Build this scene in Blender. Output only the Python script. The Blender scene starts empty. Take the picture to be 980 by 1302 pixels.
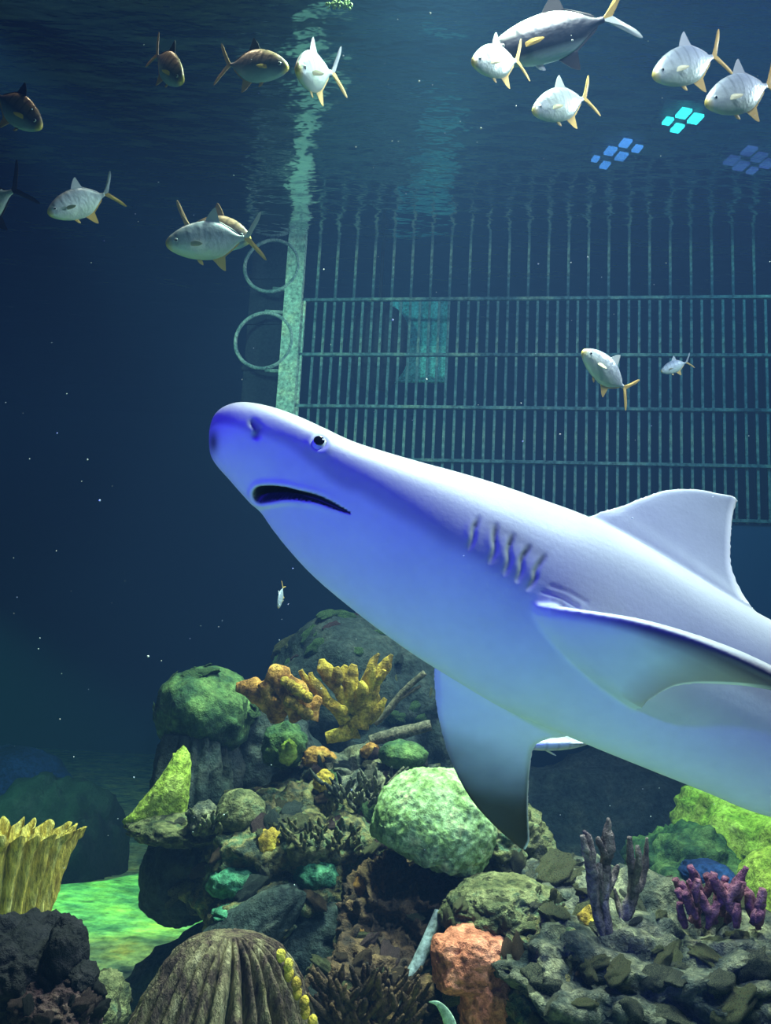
import bpy, bmesh, math, random
import numpy as np
from mathutils import Vector, Matrix

# ------------------------------------------------------------------ camera, world, lights, exposure
SC = bpy.context.scene
COL = SC.collection
F = 1150.0                      # focal length in pixels of the 980 x 1302 frame
PITCH, ROLL = math.radians(10), math.radians(3.0)
cam_d = bpy.data.cameras.new('camera'); cam = bpy.data.objects.new('camera', cam_d); COL.objects.link(cam)
cam_d.sensor_fit = 'VERTICAL'; cam_d.sensor_height = 24.0; cam_d.lens = 24.0 * F / 1302.0
cam_d.clip_start = 0.05; cam_d.clip_end = 200
CM = Matrix.Rotation(math.radians(90) + PITCH, 4, 'X') @ Matrix.Rotation(ROLL, 4, 'Z')
cam.matrix_world = CM
SC.camera = cam
R3 = np.array(CM.to_3x3())
RIGHT, UP, BACK = R3[:, 0], R3[:, 1], R3[:, 2]
FWD = -BACK

def P(px, py, d):
    """world point seen at pixel (px, py) at depth d along the viewing axis"""
    return RIGHT * ((px - 490) / F * d) + UP * ((651 - py) / F * d) + FWD * d

def proj(v):
    v = np.asarray(v); d = v @ FWD
    return np.stack([490 + F * (v @ RIGHT) / d, 651 - F * (v @ UP) / d, d], -1)

def ray_z(px, py, z):
    r = P(px, py, 1.0); return r * (z / r[2])

SC.view_settings.view_transform = 'Standard'; SC.view_settings.look = 'None'
SC.view_settings.gamma = 1; SC.view_settings.exposure = 0.0; SC.view_settings.use_curve_mapping = False
cy = SC.cycles
cy.max_bounces = 5; cy.diffuse_bounces = 2; cy.glossy_bounces = 3; cy.transmission_bounces = 3
cy.transparent_max_bounces = 6; cy.volume_bounces = 0
cy.use_denoising = True
cy.caustics_reflective = False; cy.caustics_refractive = False
cy.sample_clamp_indirect = 3.0; cy.sample_clamp_direct = 0

w = bpy.data.worlds.new('tank_water'); SC.world = w; w.use_nodes = True
nt = w.node_tree; nt.nodes.clear()
out = nt.nodes.new('ShaderNodeOutputWorld'); bg = nt.nodes.new('ShaderNodeBackground')
bg.inputs[0].default_value = (0.01, 0.05, 0.12, 1); bg.inputs[1].default_value = 1.0
vs = nt.nodes.new('ShaderNodeVolumeScatter'); va = nt.nodes.new('ShaderNodeVolumeAbsorption'); ad = nt.nodes.new('ShaderNodeAddShader')
vs.inputs['Color'].default_value = (0.12, 0.26, 0.62, 1); vs.inputs['Density'].default_value = 0.030; vs.inputs['Anisotropy'].default_value = 0.0
va.inputs['Color'].default_value = (0.30, 0.78, 0.92, 1); va.inputs['Density'].default_value = 0.09
nt.links.new(bg.outputs[0], out.inputs['Surface'])
nt.links.new(vs.outputs[0], ad.inputs[0]); nt.links.new(va.outputs[0], ad.inputs[1]); nt.links.new(ad.outputs[0], out.inputs['Volume'])

def aim(o, loc, tgt):
    loc = Vector(loc); d = Vector(tgt) - loc
    o.location = loc; o.rotation_euler = d.to_track_quat('-Z', 'Y').to_euler()

def area(name, loc, tgt, size, power, col, sy=None, spread=180):
    l = bpy.data.lights.new(name, 'AREA'); l.energy = power; l.color = col; l.size = size
    if sy: l.shape = 'RECTANGLE'; l.size_y = sy
    l.spread = math.radians(spread)
    o = bpy.data.objects.new(name, l); COL.objects.link(o); aim(o, loc, tgt); return o

def spot(name, loc, tgt, power, col, angle=60, blend=0.6, rad=0.1):
    l = bpy.data.lights.new(name, 'SPOT'); l.energy = power; l.color = col; l.spot_size = math.radians(angle)
    l.spot_blend = blend; l.shadow_soft_size = rad
    o = bpy.data.objects.new(name, l); COL.objects.link(o); aim(o, loc, tgt); return o

SURF = 3.6                       # height of the water surface above the camera
FLOOR = -1.3
SH = P(560, 720, 1.6)            # middle of the shark
# white metal-halide lamp over the shark
area('overhead_lamp', (1.25, 1.0, 2.45), P(640, 740, 1.6), 0.3, 20, (0.78, 0.92, 1.0), spread=70)
# blue LED stage lamp at the viewing side
spot('unseen_blue_led', (-1.5, -0.3, 0.75), P(520, 650, 1.6), 270, (0.05, 0.02, 1.0), 32, 0.9, 0.06)
spot('unseen_blue_led', (1.7, 0.1, -0.75), P(950, 930, 1.6), 42, (0.30, 0.26, 1.0), 26, 0.9, 0.06)  # added unseen blue spot that tints the rear flank
# added teal fill below the shark, in place of bounced light
area('belly_fill', (0.1, 1.25, -1.25), P(560, 800, 1.6), 0.9, 4.6, (0.22, 0.68, 0.80), spread=120)
# lights on the fish at the surface
spot('fish_fill', (0.9, 1.2, 3.4), P(800, 100, 3.3), 165, (1.0, 0.92, 1.0), 62, 0.8, 0.15)  # added unseen fill for the right-hand fish
spot('warm_surface_lamp', (-1.3, 3.0, 3.5), P(230, 200, 3.3), 60, (1.0, 0.74, 0.50), 120, 0.8, 0.12)
# green lamp on the sand
spot('sand_lamp', (-2.9, 4.3, 0.7), ray_z(160, 1130, FLOOR), 620, (0.25, 1.0, 0.34), 46, 0.5, 0.1)
spot('far_reef_lamp', (2.4, 4.0, 3.0), P(940, 1075, 4.2), 420, (0.36, 1.0, 0.25), 20, 0.7, 0.1)
# general reef lighting
area('reef_lamp', (0.1, 3.0, 3.3), P(460, 1100, 3.0), 0.4, 66, (0.84, 1.0, 0.66), spread=80)
area('reef_front_lamp', (0.6, 2.3, 3.2), P(640, 1200, 2.4), 0.4, 36, (1.0, 1.0, 0.74), spread=70)
# haze fill, then grate and post lighting
area('haze_fill', (3.6, 3.4, 3.3), (1.0, 4.0, 2.7), 0.6, 105, (1.0, 0.92, 1.0), spread=120)  # added unseen light that brightens the upper right haze
spot('grate_lamp', (3.8, 4.6, 3.3), (1.8, 8.2, 1.2), 150, (0.35, 0.80, 1.0), 80, 0.8, 0.1)
spot('post_lamp', (-2.6, 4.2, 3.4), (-0.6, 7.4, 2.2), 300, (0.60, 1.0, 0.75), 44, 0.8, 0.1)

# ------------------------------------------------------------------ helpers
def tag(o, label=None, cat=None, group=None, kind=None):
    if label: o['label'] = label
    if cat: o['category'] = cat
    if group: o['group'] = group
    if kind: o['kind'] = kind
    return o

def empty(name, loc=(0, 0, 0), label=None, cat=None, group=None):
    o = bpy.data.objects.new(name, None); COL.objects.link(o); o.location = Vector(loc); o.empty_display_size = 0.05
    return tag(o, label, cat, group)

def mk(name, V, Fc, mat, parent=None, smooth=True, origin=None):
    V = np.asarray(V, float)
    if origin is None:
        origin = np.zeros(3) if parent is not None else V.mean(0)
    me = bpy.data.meshes.new(name)
    me.from_pydata((V - np.asarray(origin)).tolist(), [], [list(map(int, f)) for f in Fc]); me.update()
    bm = bmesh.new(); bm.from_mesh(me); bmesh.ops.recalc_face_normals(bm, faces=bm.faces); bm.to_mesh(me); bm.free()
    if smooth: me.polygons.foreach_set('use_smooth', [True] * len(me.polygons))
    if mat: me.materials.append(mat)
    o = bpy.data.objects.new(name, me); COL.objects.link(o)
    o.location = Vector(origin)
    if parent is not None:
        o.parent = parent
    return o

class MB:
    def __init__(s): s.v = []; s.f = []; s.n = 0
    def add(s, V, Fc):
        s.v.append(np.asarray(V, float)); s.f += [[i + s.n for i in f] for f in Fc]; s.n += len(V); return s
    def build(s, name, mat, parent=None, smooth=True, origin=None):
        return mk(name, np.concatenate(s.v), s.f, mat, parent, smooth, origin)

def box(c, s, Rm=None):
    c = np.asarray(c, float); s = np.asarray(s, float) / 2
    V = np.array([[x, y, z] for x in (-1, 1) for y in (-1, 1) for z in (-1, 1)], float) * s
    if Rm is not None: V = V @ np.asarray(Rm).T
    return V + c, [[0, 1, 3, 2], [4, 6, 7, 5], [0, 4, 5, 1], [2, 3, 7, 6], [0, 2, 6, 4], [1, 5, 7, 3]]

_h = np.random.RandomState(7).rand(65536)
def vnoise(p):
    i = np.floor(p).astype(np.int64); f = p - i; f = f * f * (3 - 2 * f); r = 0
    for a in (0, 1):
        for b in (0, 1):
            for c in (0, 1):
                k = ((i[..., 0] + a) * 73856093 ^ (i[..., 1] + b) * 19349663 ^ (i[..., 2] + c) * 83492791) & 65535
                r = r + _h[k] * (f[..., 0] if a else 1 - f[..., 0]) * (f[..., 1] if b else 1 - f[..., 1]) * (f[..., 2] if c else 1 - f[..., 2])
    return r * 2 - 1
def fbm(p, o=4, ridged=False):
    s = 0; a = 1.0; t = 0
    for k in range(o):
        n = vnoise(p * 2 ** k + 17.3 * k)
        if ridged: n = 1 - 2 * np.abs(n)
        s = s + a * n; t += a; a *= 0.5
    return s / t

def bubbles(p, seed=0):
    """rounded cells: 1 in a cell's middle, falling to 0 at its edge"""
    i = np.floor(p).astype(np.int64); best = np.full(p.shape[:-1], 9.0)
    for a in (-1, 0, 1):
        for b in (-1, 0, 1):
            for c in (-1, 0, 1):
                j = i + np.array([a, b, c]); k = (j[..., 0] * 73856093 ^ j[..., 1] * 19349663 ^ j[..., 2] * 83492791) + seed
                q = j + np.stack([_h[k & 65535], _h[(k * 7 + 1) & 65535], _h[(k * 13 + 5) & 65535]], -1)
                best = np.minimum(best, ((p - q) ** 2).sum(-1))
    return np.sqrt(np.clip(1 - best / 0.8, 0, 1))

_ico = {}
def ico(n):
    if n not in _ico:
        bm = bmesh.new(); bmesh.ops.create_icosphere(bm, subdivisions=n, radius=1)
        bm.verts.ensure_lookup_table()
        _ico[n] = (np.array([v.co[:] for v in bm.verts]), [[v.index for v in f.verts] for f in bm.faces]); bm.free()
    return _ico[n]

def catmull(pts, n):
    pts = np.asarray(pts, float); m = len(pts)
    t = np.linspace(0, m - 1, n); i = np.minimum(t.astype(int), m - 2); u = (t - i)[:, None]
    g = lambda k: pts[np.clip(k, 0, m - 1)]
    p0, p1, p2, p3 = g(i - 1), g(i), g(i + 1), g(i + 2)
    return 0.5 * ((2 * p1) + (-p0 + p2) * u + (2 * p0 - 5 * p1 + 4 * p2 - p3) * u ** 2 + (-p0 + 3 * p1 - 3 * p2 + p3) * u ** 3)

def loft(rings):
    """closed rings (k, s, 3) capped at both ends"""
    k, s = len(rings), len(rings[0]); V = np.concatenate(rings)
    Fc = [[r * s + j, r * s + (j + 1) % s, (r + 1) * s + (j + 1) % s, (r + 1) * s + j] for r in range(k - 1) for j in range(s)]
    V = np.concatenate([V, [rings[0].mean(0)], [rings[-1].mean(0)]]); a = k * s
    Fc += [[a, (j + 1) % s, j] for j in range(s)] + [[a + 1, (k - 1) * s + j, (k - 1) * s + (j + 1) % s] for j in range(s)]
    return V, Fc

def tube(pts, rad, seg=10, n=None, amp=0.0, freq=30, flat=1.0):
    pts = np.asarray(pts, float); rad = np.asarray(rad, float)
    if n: 
        q = catmull(np.c_[pts, rad], n); pts, rad = q[:, :3], q[:, 3]
    tg = np.gradient(pts, axis=0); tg /= np.linalg.norm(tg, axis=1)[:, None] + 1e-9
    up = FWD if abs(tg[0] @ FWD) < 0.9 else UP
    rings = []
    th = np.linspace(0, 2 * np.pi, seg, endpoint=False)
    for p, t, r in zip(pts, tg, rad):
        a = np.cross(t, up); a /= np.linalg.norm(a); b = np.cross(a, t); up = b
        R = p + r * (np.cos(th)[:, None] * a + flat * np.sin(th)[:, None] * b)
        if amp: R = p + (R - p) * (1 + amp * fbm(R * freq, 2))[:, None]
        rings.append(R)
    return loft(rings)

# ------------------------------------------------------------------ materials
def nodes(name):
    m = bpy.data.materials.new(name); m.use_nodes = True; t = m.node_tree
    return m, t, t.nodes['Principled BSDF']

def plain(name, col, rough=0.5, metal=0.0, spec=0.5):
    m, t, b = nodes(name); b.inputs['Base Color'].default_value = (*col, 1); b.inputs['Roughness'].default_value = rough
    b.inputs['Metallic'].default_value = metal; b.inputs['Specular IOR Level'].default_value = spec; return m

def reefmat(name, cols, scale=6.0, bump=0.6, fine=40.0, rough=0.85, cell=0.0, stretch=None, pos=None):
    """mottled mineral / coral surface: noise ramp of colours, voronoi flecks, fine relief"""
    m, t, b = nodes(name); N = t.nodes.new; L = t.links.new
    tc = N('ShaderNodeTexCoord'); mp = N('ShaderNodeMapping'); L(tc.outputs['Object'], mp.inputs[0])
    if stretch: mp.inputs['Scale'].default_value = stretch
    n1 = N('ShaderNodeTexNoise'); n1.inputs['Scale'].default_value = scale; n1.inputs['Detail'].default_value = 5; n1.inputs['Roughness'].default_value = 0.65
    L(mp.outputs[0], n1.inputs['Vector'])
    r = N('ShaderNodeValToRGB'); L(n1.outputs[0], r.inputs[0])
    k = len(cols)
    while len(r.color_ramp.elements) < k: r.color_ramp.elements.new(0.5)
    for i, c in enumerate(cols):
        r.color_ramp.elements[i].position = (pos[i] if pos else 0.32 + 0.36 * i / (k - 1)); r.color_ramp.elements[i].color = (*c, 1)
    n2 = N('ShaderNodeTexNoise'); n2.inputs['Scale'].default_value = fine; n2.inputs['Detail'].default_value = 4; n2.inputs['Roughness'].default_value = 0.7
    L(mp.outputs[0], n2.inputs['Vector'])
    mx = N('ShaderNodeMix'); mx.data_type = 'RGBA'; mx.blend_type = 'MULTIPLY'; mx.inputs[0].default_value = 0.9
    r2 = N('ShaderNodeValToRGB'); r2.color_ramp.elements[0].position = 0.30; r2.color_ramp.elements[0].color = (0.25, 0.25, 0.25, 1)
    r2.color_ramp.elements[1].position = 0.66; r2.color_ramp.elements[1].color = (1.5, 1.5, 1.5, 1)
    L(n2.outputs[0], r2.inputs[0]); L(r.outputs[0], mx.inputs[6]); L(r2.outputs[0], mx.inputs[7])
    L(mx.outputs[2], b.inputs['Base Color'])
    bp = N('ShaderNodeBump'); bp.inputs['Strength'].default_value = bump; bp.inputs['Distance'].default_value = 0.02
    if cell:
        vo = N('ShaderNodeTexVoronoi'); vo.inputs['Scale'].default_value = cell; L(mp.outputs[0], vo.inputs['Vector'])
        ma = N('ShaderNodeMath'); ma.operation = 'ADD'; L(vo.outputs['Distance'], ma.inputs[0]); L(n2.outputs[0], ma.inputs[1]); L(ma.outputs[0], bp.inputs['Height'])
    else: L(n2.outputs[0], bp.inputs['Height'])
    L(bp.outputs[0], b.inputs['Normal'])
    b.inputs['Roughness'].default_value = rough; b.inputs['Specular IOR Level'].default_value = 0.25
    return m

M = {}
M['paint'] = plain('navy_tank_paint', (0.008, 0.045, 0.11), 0.9)
M['paint_far'] = plain('blue_tank_paint', (0.012, 0.07, 0.16), 0.9)
M['grate'] = reefmat('algae_dusted_steel', [(0.05, 0.11, 0.12), (0.12, 0.23, 0.23), (0.28, 0.40, 0.28)], 4, 0.2, 25)
M['post'] = reefmat('algae_coated_post', [(0.30, 0.50, 0.38), (0.50, 0.70, 0.52), (0.70, 0.80, 0.48)], 5, 0.3, 30)
M['ring'] = reefmat('dull_hoop_steel', [(0.14, 0.22, 0.22), (0.30, 0.40, 0.36), (0.6, 0.66, 0.55)], 10, 0.3, 60)
M['darkboard'] = reefmat('dark_board', [(0.012, 0.018, 0.022), (0.02, 0.028, 0.03)], 4, 0.2)
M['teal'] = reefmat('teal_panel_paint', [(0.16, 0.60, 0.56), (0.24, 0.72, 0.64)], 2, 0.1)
M['sand'] = reefmat('caustic_mottle_sand', [(0.07, 0.13, 0.10), (0.24, 0.34, 0.18), (0.46, 0.56, 0.20), (0.78, 0.66, 0.16)], 3.4, 0.8, 11)  # bright caustic patches are painted into the sand mottle
M['olive'] = reefmat('olive_encrusted_rock', [(0.02, 0.035, 0.022), (0.09, 0.10, 0.045), (0.20, 0.20, 0.09), (0.07, 0.13, 0.08)], 10, 1.0, 45)
M['grey'] = reefmat('grey_reef_rock', [(0.015, 0.022, 0.028), (0.06, 0.07, 0.06), (0.16, 0.16, 0.11), (0.36, 0.35, 0.20)], 12, 1.0, 50)
M['crag'] = reefmat('craggy_living_rock', [(0.015, 0.025, 0.028), (0.06, 0.07, 0.045), (0.20, 0.17, 0.07), (0.08, 0.14, 0.08), (0.32, 0.28, 0.13)], 11, 1.0, 40)
M['darkrock'] = reefmat('dark_slate_rock', [(0.010, 0.018, 0.022), (0.03, 0.045, 0.045), (0.06, 0.07, 0.06)], 7, 0.8, 40)
M['black'] = reefmat('blackened_rock', [(0.003, 0.003, 0.004), (0.009, 0.008, 0.011), (0.022, 0.018, 0.024)], 8, 0.8, 40)
M['plum'] = reefmat('plum_polyps', [(0.02, 0.010, 0.016), (0.08, 0.04, 0.05), (0.20, 0.13, 0.12)], 14, 1.0, 60)
M['moss'] = reefmat('green_mossy_rock', [(0.010, 0.028, 0.018), (0.03, 0.075, 0.035), (0.08, 0.15, 0.05), (0.15, 0.24, 0.08)], 7, 0.8, 40)
M['brain'] = reefmat('pale_green_coral', [(0.10, 0.18, 0.05), (0.20, 0.32, 0.11), (0.30, 0.46, 0.22), (0.50, 0.58, 0.28)], 16, 0.45, 60)
M['lime'] = reefmat('lime_coral', [(0.14, 0.24, 0.03), (0.42, 0.55, 0.08), (0.55, 0.66, 0.16)], 9, 0.8, 50)
M['yellow'] = reefmat('mustard_coral', [(0.07, 0.06, 0.02), (0.30, 0.19, 0.03), (0.55, 0.38, 0.05), (0.75, 0.60, 0.10)], 12, 0.8, 60)
M['orange'] = reefmat('orange_coral', [(0.10, 0.05, 0.02), (0.34, 0.15, 0.04), (0.60, 0.30, 0.07), (0.78, 0.50, 0.14)], 12, 0.8, 60)
M['sponge'] = reefmat('yellow_ribbed_sponge', [(0.45, 0.30, 0.05), (0.80, 0.62, 0.12), (0.88, 0.78, 0.28)], 9, 0.8, 40, stretch=(3, 3, 0.8))
M['ribbed'] = reefmat('brown_ribbed_coral', [(0.02, 0.012, 0.012), (0.09, 0.055, 0.045), (0.20, 0.16, 0.09), (0.36, 0.30, 0.19)], 12, 0.9, 40, stretch=(2, 2, 0.8))
M['pink'] = reefmat('salmon_pink_coral', [(0.22, 0.07, 0.04), (0.62, 0.20, 0.12), (0.80, 0.34, 0.22)], 11, 0.8, 50)
M['rust'] = reefmat('rusty_porous_rock', [(0.012, 0.012, 0.016), (0.07, 0.040, 0.024), (0.17, 0.10, 0.05)], 13, 1.0, 45)
M['teal_coral'] = reefmat('teal_coral', [(0.03, 0.12, 0.08), (0.06, 0.24, 0.14), (0.12, 0.34, 0.19)], 11, 0.8, 50)
M['mauve'] = reefmat('mauve_sea_whip', [(0.06, 0.045, 0.06), (0.20, 0.15, 0.17), (0.34, 0.28, 0.27)], 25, 0.9, 90)
M['purple'] = reefmat('purple_soft_coral', [(0.07, 0.02, 0.06), (0.24, 0.08, 0.14), (0.38, 0.18, 0.22)], 14, 0.9, 60)
M['blue_rock'] = reefmat('blue_tinted_rock', [(0.005, 0.014, 0.06), (0.012, 0.035, 0.14), (0.02, 0.07, 0.22)], 4, 0.3)  # blue light on the far boulder is painted into this colour
M['twig'] = reefmat('bare_brown_branch', [(0.05, 0.05, 0.04), (0.13, 0.12, 0.09), (0.2, 0.17, 0.12)], 20, 0.6, 80)
M['pale'] = reefmat('pale_blue_grey_pipe', [(0.16, 0.22, 0.26), (0.26, 0.32, 0.36)], 12, 0.3)
M['leaf'] = reefmat('pale_green_blade', [(0.30, 0.45, 0.34), (0.42, 0.56, 0.44)], 10, 0.2)

# ------------------------------------------------------------------ the setting
def plane_grid(x0, x1, y0, y1, nx, ny, z):
    X, Y = np.meshgrid(np.linspace(x0, x1, nx), np.linspace(y0, y1, ny)); V = np.stack([X.ravel(), Y.ravel(), z(X, Y).ravel()], -1)
    Fc = [[j * nx + i, j * nx + i + 1, (j + 1) * nx + i + 1, (j + 1) * nx + i] for j in range(ny - 1) for i in range(nx - 1)]
    return V, Fc

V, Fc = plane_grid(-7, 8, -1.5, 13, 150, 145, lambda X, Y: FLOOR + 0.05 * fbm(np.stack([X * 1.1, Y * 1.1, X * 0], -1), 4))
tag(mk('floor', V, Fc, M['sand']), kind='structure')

ms, t, b = nodes('rippled_water_surface')
t.nodes.remove(b); N = t.nodes.new; L = t.links.new; mo = t.nodes['Material Output']
gl = N('ShaderNodeBsdfGlossy'); gl.inputs['Roughness'].default_value = 0.12; gl.inputs['Color'].default_value = (0.85, 0.92, 0.95, 1)
tr = N('ShaderNodeBsdfTransparent'); mix = N('ShaderNodeMixShader'); lw = N('ShaderNodeLayerWeight'); lw.inputs['Blend'].default_value = 0.4
cr = N('ShaderNodeValToRGB'); cr.color_ramp.elements[0].position = 0.08; cr.color_ramp.elements[1].position = 0.5
cr.color_ramp.elements[0].color = (0.15, 0.15, 0.15, 1); cr.color_ramp.elements[1].color = (0.9, 0.9, 0.9, 1)
tc = N('ShaderNodeTexCoord'); mp = N('ShaderNodeMapping'); mp.inputs['Scale'].default_value = (1.2, 3.0, 1); nn = N('ShaderNodeTexNoise'); nn.inputs['Scale'].default_value = 2.4; nn.inputs['Detail'].default_value = 3
bp = N('ShaderNodeBump'); bp.inputs['Strength'].default_value = 0.5; bp.inputs['Distance'].default_value = 0.05
L(tc.outputs['Object'], mp.inputs[0]); L(mp.outputs[0], nn.inputs['Vector']); L(nn.outputs[0], bp.inputs['Height']); L(bp.outputs[0], gl.inputs['Normal'])
L(lw.outputs['Facing'], cr.inputs[0]); L(cr.outputs[0], mix.inputs[0]); L(tr.outputs[0], mix.inputs[1]); L(gl.outputs[0], mix.inputs[2]); L(mix.outputs[0], mo.inputs['Surface'])
V, Fc = plane_grid(-7, 8, -1.5, 13, 220, 300, lambda X, Y: SURF + 0.022 * fbm(np.stack([X * 1.4, Y * 3.2, X * 0], -1), 3))
tag(mk('water_surface', V, Fc, ms), kind='structure')

for nm, c, s, m in (('wall_back', (0.5, 13.1, 2), (15.4, 0.2, 9), 'paint'), ('wall_left', (-7.1, 5.7, 2), (0.2, 15, 9), 'paint'),
                    ('wall_right', (8.1, 5.7, 2), (0.2, 15, 9), 'paint_far')):
    V, Fc = box(c, s); tag(mk(nm, V, Fc, M[m], smooth=False), kind='structure')

# ------------------------------------------------------------------ steel grate, post and hoops
A = ray_z(386, 306, SURF); B = ray_z(985, 296, SURF)
gdir = (B - A) / np.linalg.norm(B - A); gn = np.array([gdir[1], -gdir[0], 0.0])
def on_grate(px, py, off=0.0):
    r = P(px, py, 1.0); a = A + gn * off
    return r * ((a @ gn) / (r @ gn))
ang = math.atan2(gdir[1], gdir[0]); GR = np.array(Matrix.Rotation(ang, 3, 'Z'))
zs = [on_grate(383, y)[2] for y in (383, 452, 517, 583, 648)]
LEN = np.linalg.norm(B - A) + 0.9
g = empty('steel_grate', (A[0], A[1], zs[-1]), 'tall grate of thin greenish bars standing behind the shark up to the water surface', 'grate')
org = np.array(g.location)
def gbox(name, u0, u1, z0, z1, th, mat, par=g, off=0.0):
    c = A + gdir * (u0 + u1) / 2 + gn * off; c[2] = (z0 + z1) / 2
    V, Fc = box(c, (u1 - u0, th, z1 - z0), GR)
    return mk(name, V - np.array(par.location), Fc, mat, par, smooth=False)
px_u = lambda px, py: (on_grate(px, py) - A) @ gdir
u_start, sp = px_u(398, 420), (px_u(690, 470) - px_u(398, 470)) / 23.5
k = 0
u = u_start
bar_l = bar_s = None
zshort, zlong = zs[0] + 0.02, SURF + 0.02
while u < LEN:
    top = zlong if k % 2 == 0 else zshort
    src = bar_l if k % 2 == 0 else bar_s
    if src is None:
        o = gbox('bar', u, u + 0.020, zs[-1] - 0.02, top, 0.02, M['grate'])
        if k % 2 == 0: bar_l = o; ul = u
        else: bar_s = o; us = u
    else:
        o = src.copy(); COL.objects.link(o); d = gdir * (u - (ul if k % 2 == 0 else us)); o.location = Vector(d); o.parent = g
    u += sp; k += 1
for z in zs:
    gbox('rail', -0.02, LEN, z - 0.012, z + 0.012, 0.03, M['grate'], off=0.02)
gbox('sill', px_u(640, 640), LEN, zs[-1] - 0.75, zs[-1] - 0.03, 0.12, M['paint_far'], off=-0.05)
gp = empty('grate_post', (A[0], A[1], zs[-1]), 'flat pale green post at the end of the grate, beside the round hoops', 'post')
wpost = px_u(398, 420) - px_u(381, 420)
gbox('upright', -wpost * 1.0, wpost * 0.3, zs[-1], SURF + 0.05, 0.06, M['post'], gp, off=0.04)
gbox('flange', wpost * 0.28, wpost * 0.55, zs[-1], zs[0], 0.03, M['post'], gp, off=0.02)

def hoop(name, px, py, rpx, label, arms):
    c = on_grate(px, py, 0.06); d = c @ FWD; R = rpx * d / F
    h = empty(name, c, label, 'hoop')
    th = np.linspace(0, 2 * np.pi, 49)[:-1]
    mb = MB(); pts = np.array([gdir * R * np.cos(a) + np.array([0, 0, 1.0]) * R * np.sin(a) for a in th])
    rings = []
    for a, p in zip(th, pts):
        rad = p / np.linalg.norm(p); q = np.linspace(0, 2 * np.pi, 8, endpoint=False)
        rings.append(p + 0.016 * (np.cos(q)[:, None] * rad + np.sin(q)[:, None] * gn))
    s = 8; V = np.concatenate(rings); Fc = [[r * s + j, r * s + (j + 1) % s, ((r + 1) % 48) * s + (j + 1) % s, ((r + 1) % 48) * s + j] for r in range(48) for j in range(s)]
    mk('ring', V, Fc, M['ring'], h)
    for ay in arms:
        e0 = on_grate(px + 2, ay, 0.05) - c; e1 = on_grate(375, ay + 2, 0.05) - c
        V, Fc = tube([e0, e1], [0.016, 0.016], 8); mk('arm', V, Fc, M['ring'], h)
    return h
hoop('round_hoop', 335, 433, 37, 'round steel hoop on two arms beside the green post, the lower one', (396, 471))
hoop('round_hoop', 345, 338, 35, 'dim round steel hoop above the other one beside the green post', (367,))
c = (on_grate(316, 440, -0.12) + on_grate(376, 440, -0.12)) / 2; wd = np.linalg.norm(on_grate(314, 440, -0.12) - on_grate(377, 440, -0.12))
z0, z1 = on_grate(340, 530, -0.12)[2], on_grate(340, 300, -0.12)[2]
mb = MB(); mb.add(*box((c[0], c[1], (z0 + z1) / 2), (wd, 0.1, z1 - z0), GR))
for zz in np.linspace(z0, z1, 5): mb.add(*box((c[0], c[1], zz), (wd + 0.03, 0.14, 0.04), GR))
tag(mb.build('dark_hatch_board', M['darkboard'], smooth=False), 'dark upright board behind the two round hoops', 'board')

# pale teal panel and dark curtain-like shape behind the bars
t0, t1 = on_grate(494, 430, -0.35), on_grate(568, 430, -0.35); zt, zm, zb = on_grate(530, 384, -0.35)[2], on_grate(530, 441, -0.35)[2], on_grate(530, 486, -0.35)[2]
pn = empty('hanging_sheet', ((t0 + t1) / 2)[:2].tolist() + [zb], 'pale teal panel hanging behind the bars of the grate', 'sheet')
po = np.array(pn.location)
def pbox(name, f0, f1, z0, z1, mat, par):
    a = t0 + (t1 - t0) * f0; b2 = t0 + (t1 - t0) * f1; cc = (a + b2) / 2; cc[2] = (z0 + z1) / 2
    V, Fc = box(cc, (np.linalg.norm(b2 - a), 0.04, z1 - z0), GR); return mk(name, V - np.array(par.location), Fc, mat, par, smooth=False)
M['teal_dim'] = reefmat('darker_teal_paint', [(0.08, 0.42, 0.45), (0.12, 0.5, 0.5)], 2, 0.1)  # darker teal for the upper half of the panel
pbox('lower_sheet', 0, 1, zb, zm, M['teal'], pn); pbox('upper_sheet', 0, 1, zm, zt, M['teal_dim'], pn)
# dark rounded silhouette in front of the panel
cx = on_grate(480, 440, -0.22)
V, Fc = ico(4); V = V.copy()
px_m = (cx @ FWD) / F
V[:, 0] *= 43 * px_m; V[:, 1] *= 0.10; V[:, 2] *= 58 * px_m
V = V @ GR.T * (1 + 0.10 * fbm(V * 3 + 5, 2))[:, None]
bag = empty('dark_mesh_bag', cx, 'dark rounded bag with a ball weight hanging behind the grate beside the teal panel', 'bag')
mk('sack', V, Fc, M['darkboard'], bag)
V, Fc = ico(3); mk('weight', V * 9 * px_m + (on_grate(489, 489, -0.22) - cx), Fc, M['darkboard'], bag)
V, Fc = tube([np.array([0, 0, 50 * px_m]), np.array([0, 0, SURF - cx[2]])], [0.015, 0.015], 8); mk('rope', V, Fc, M['darkboard'], bag)

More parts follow.
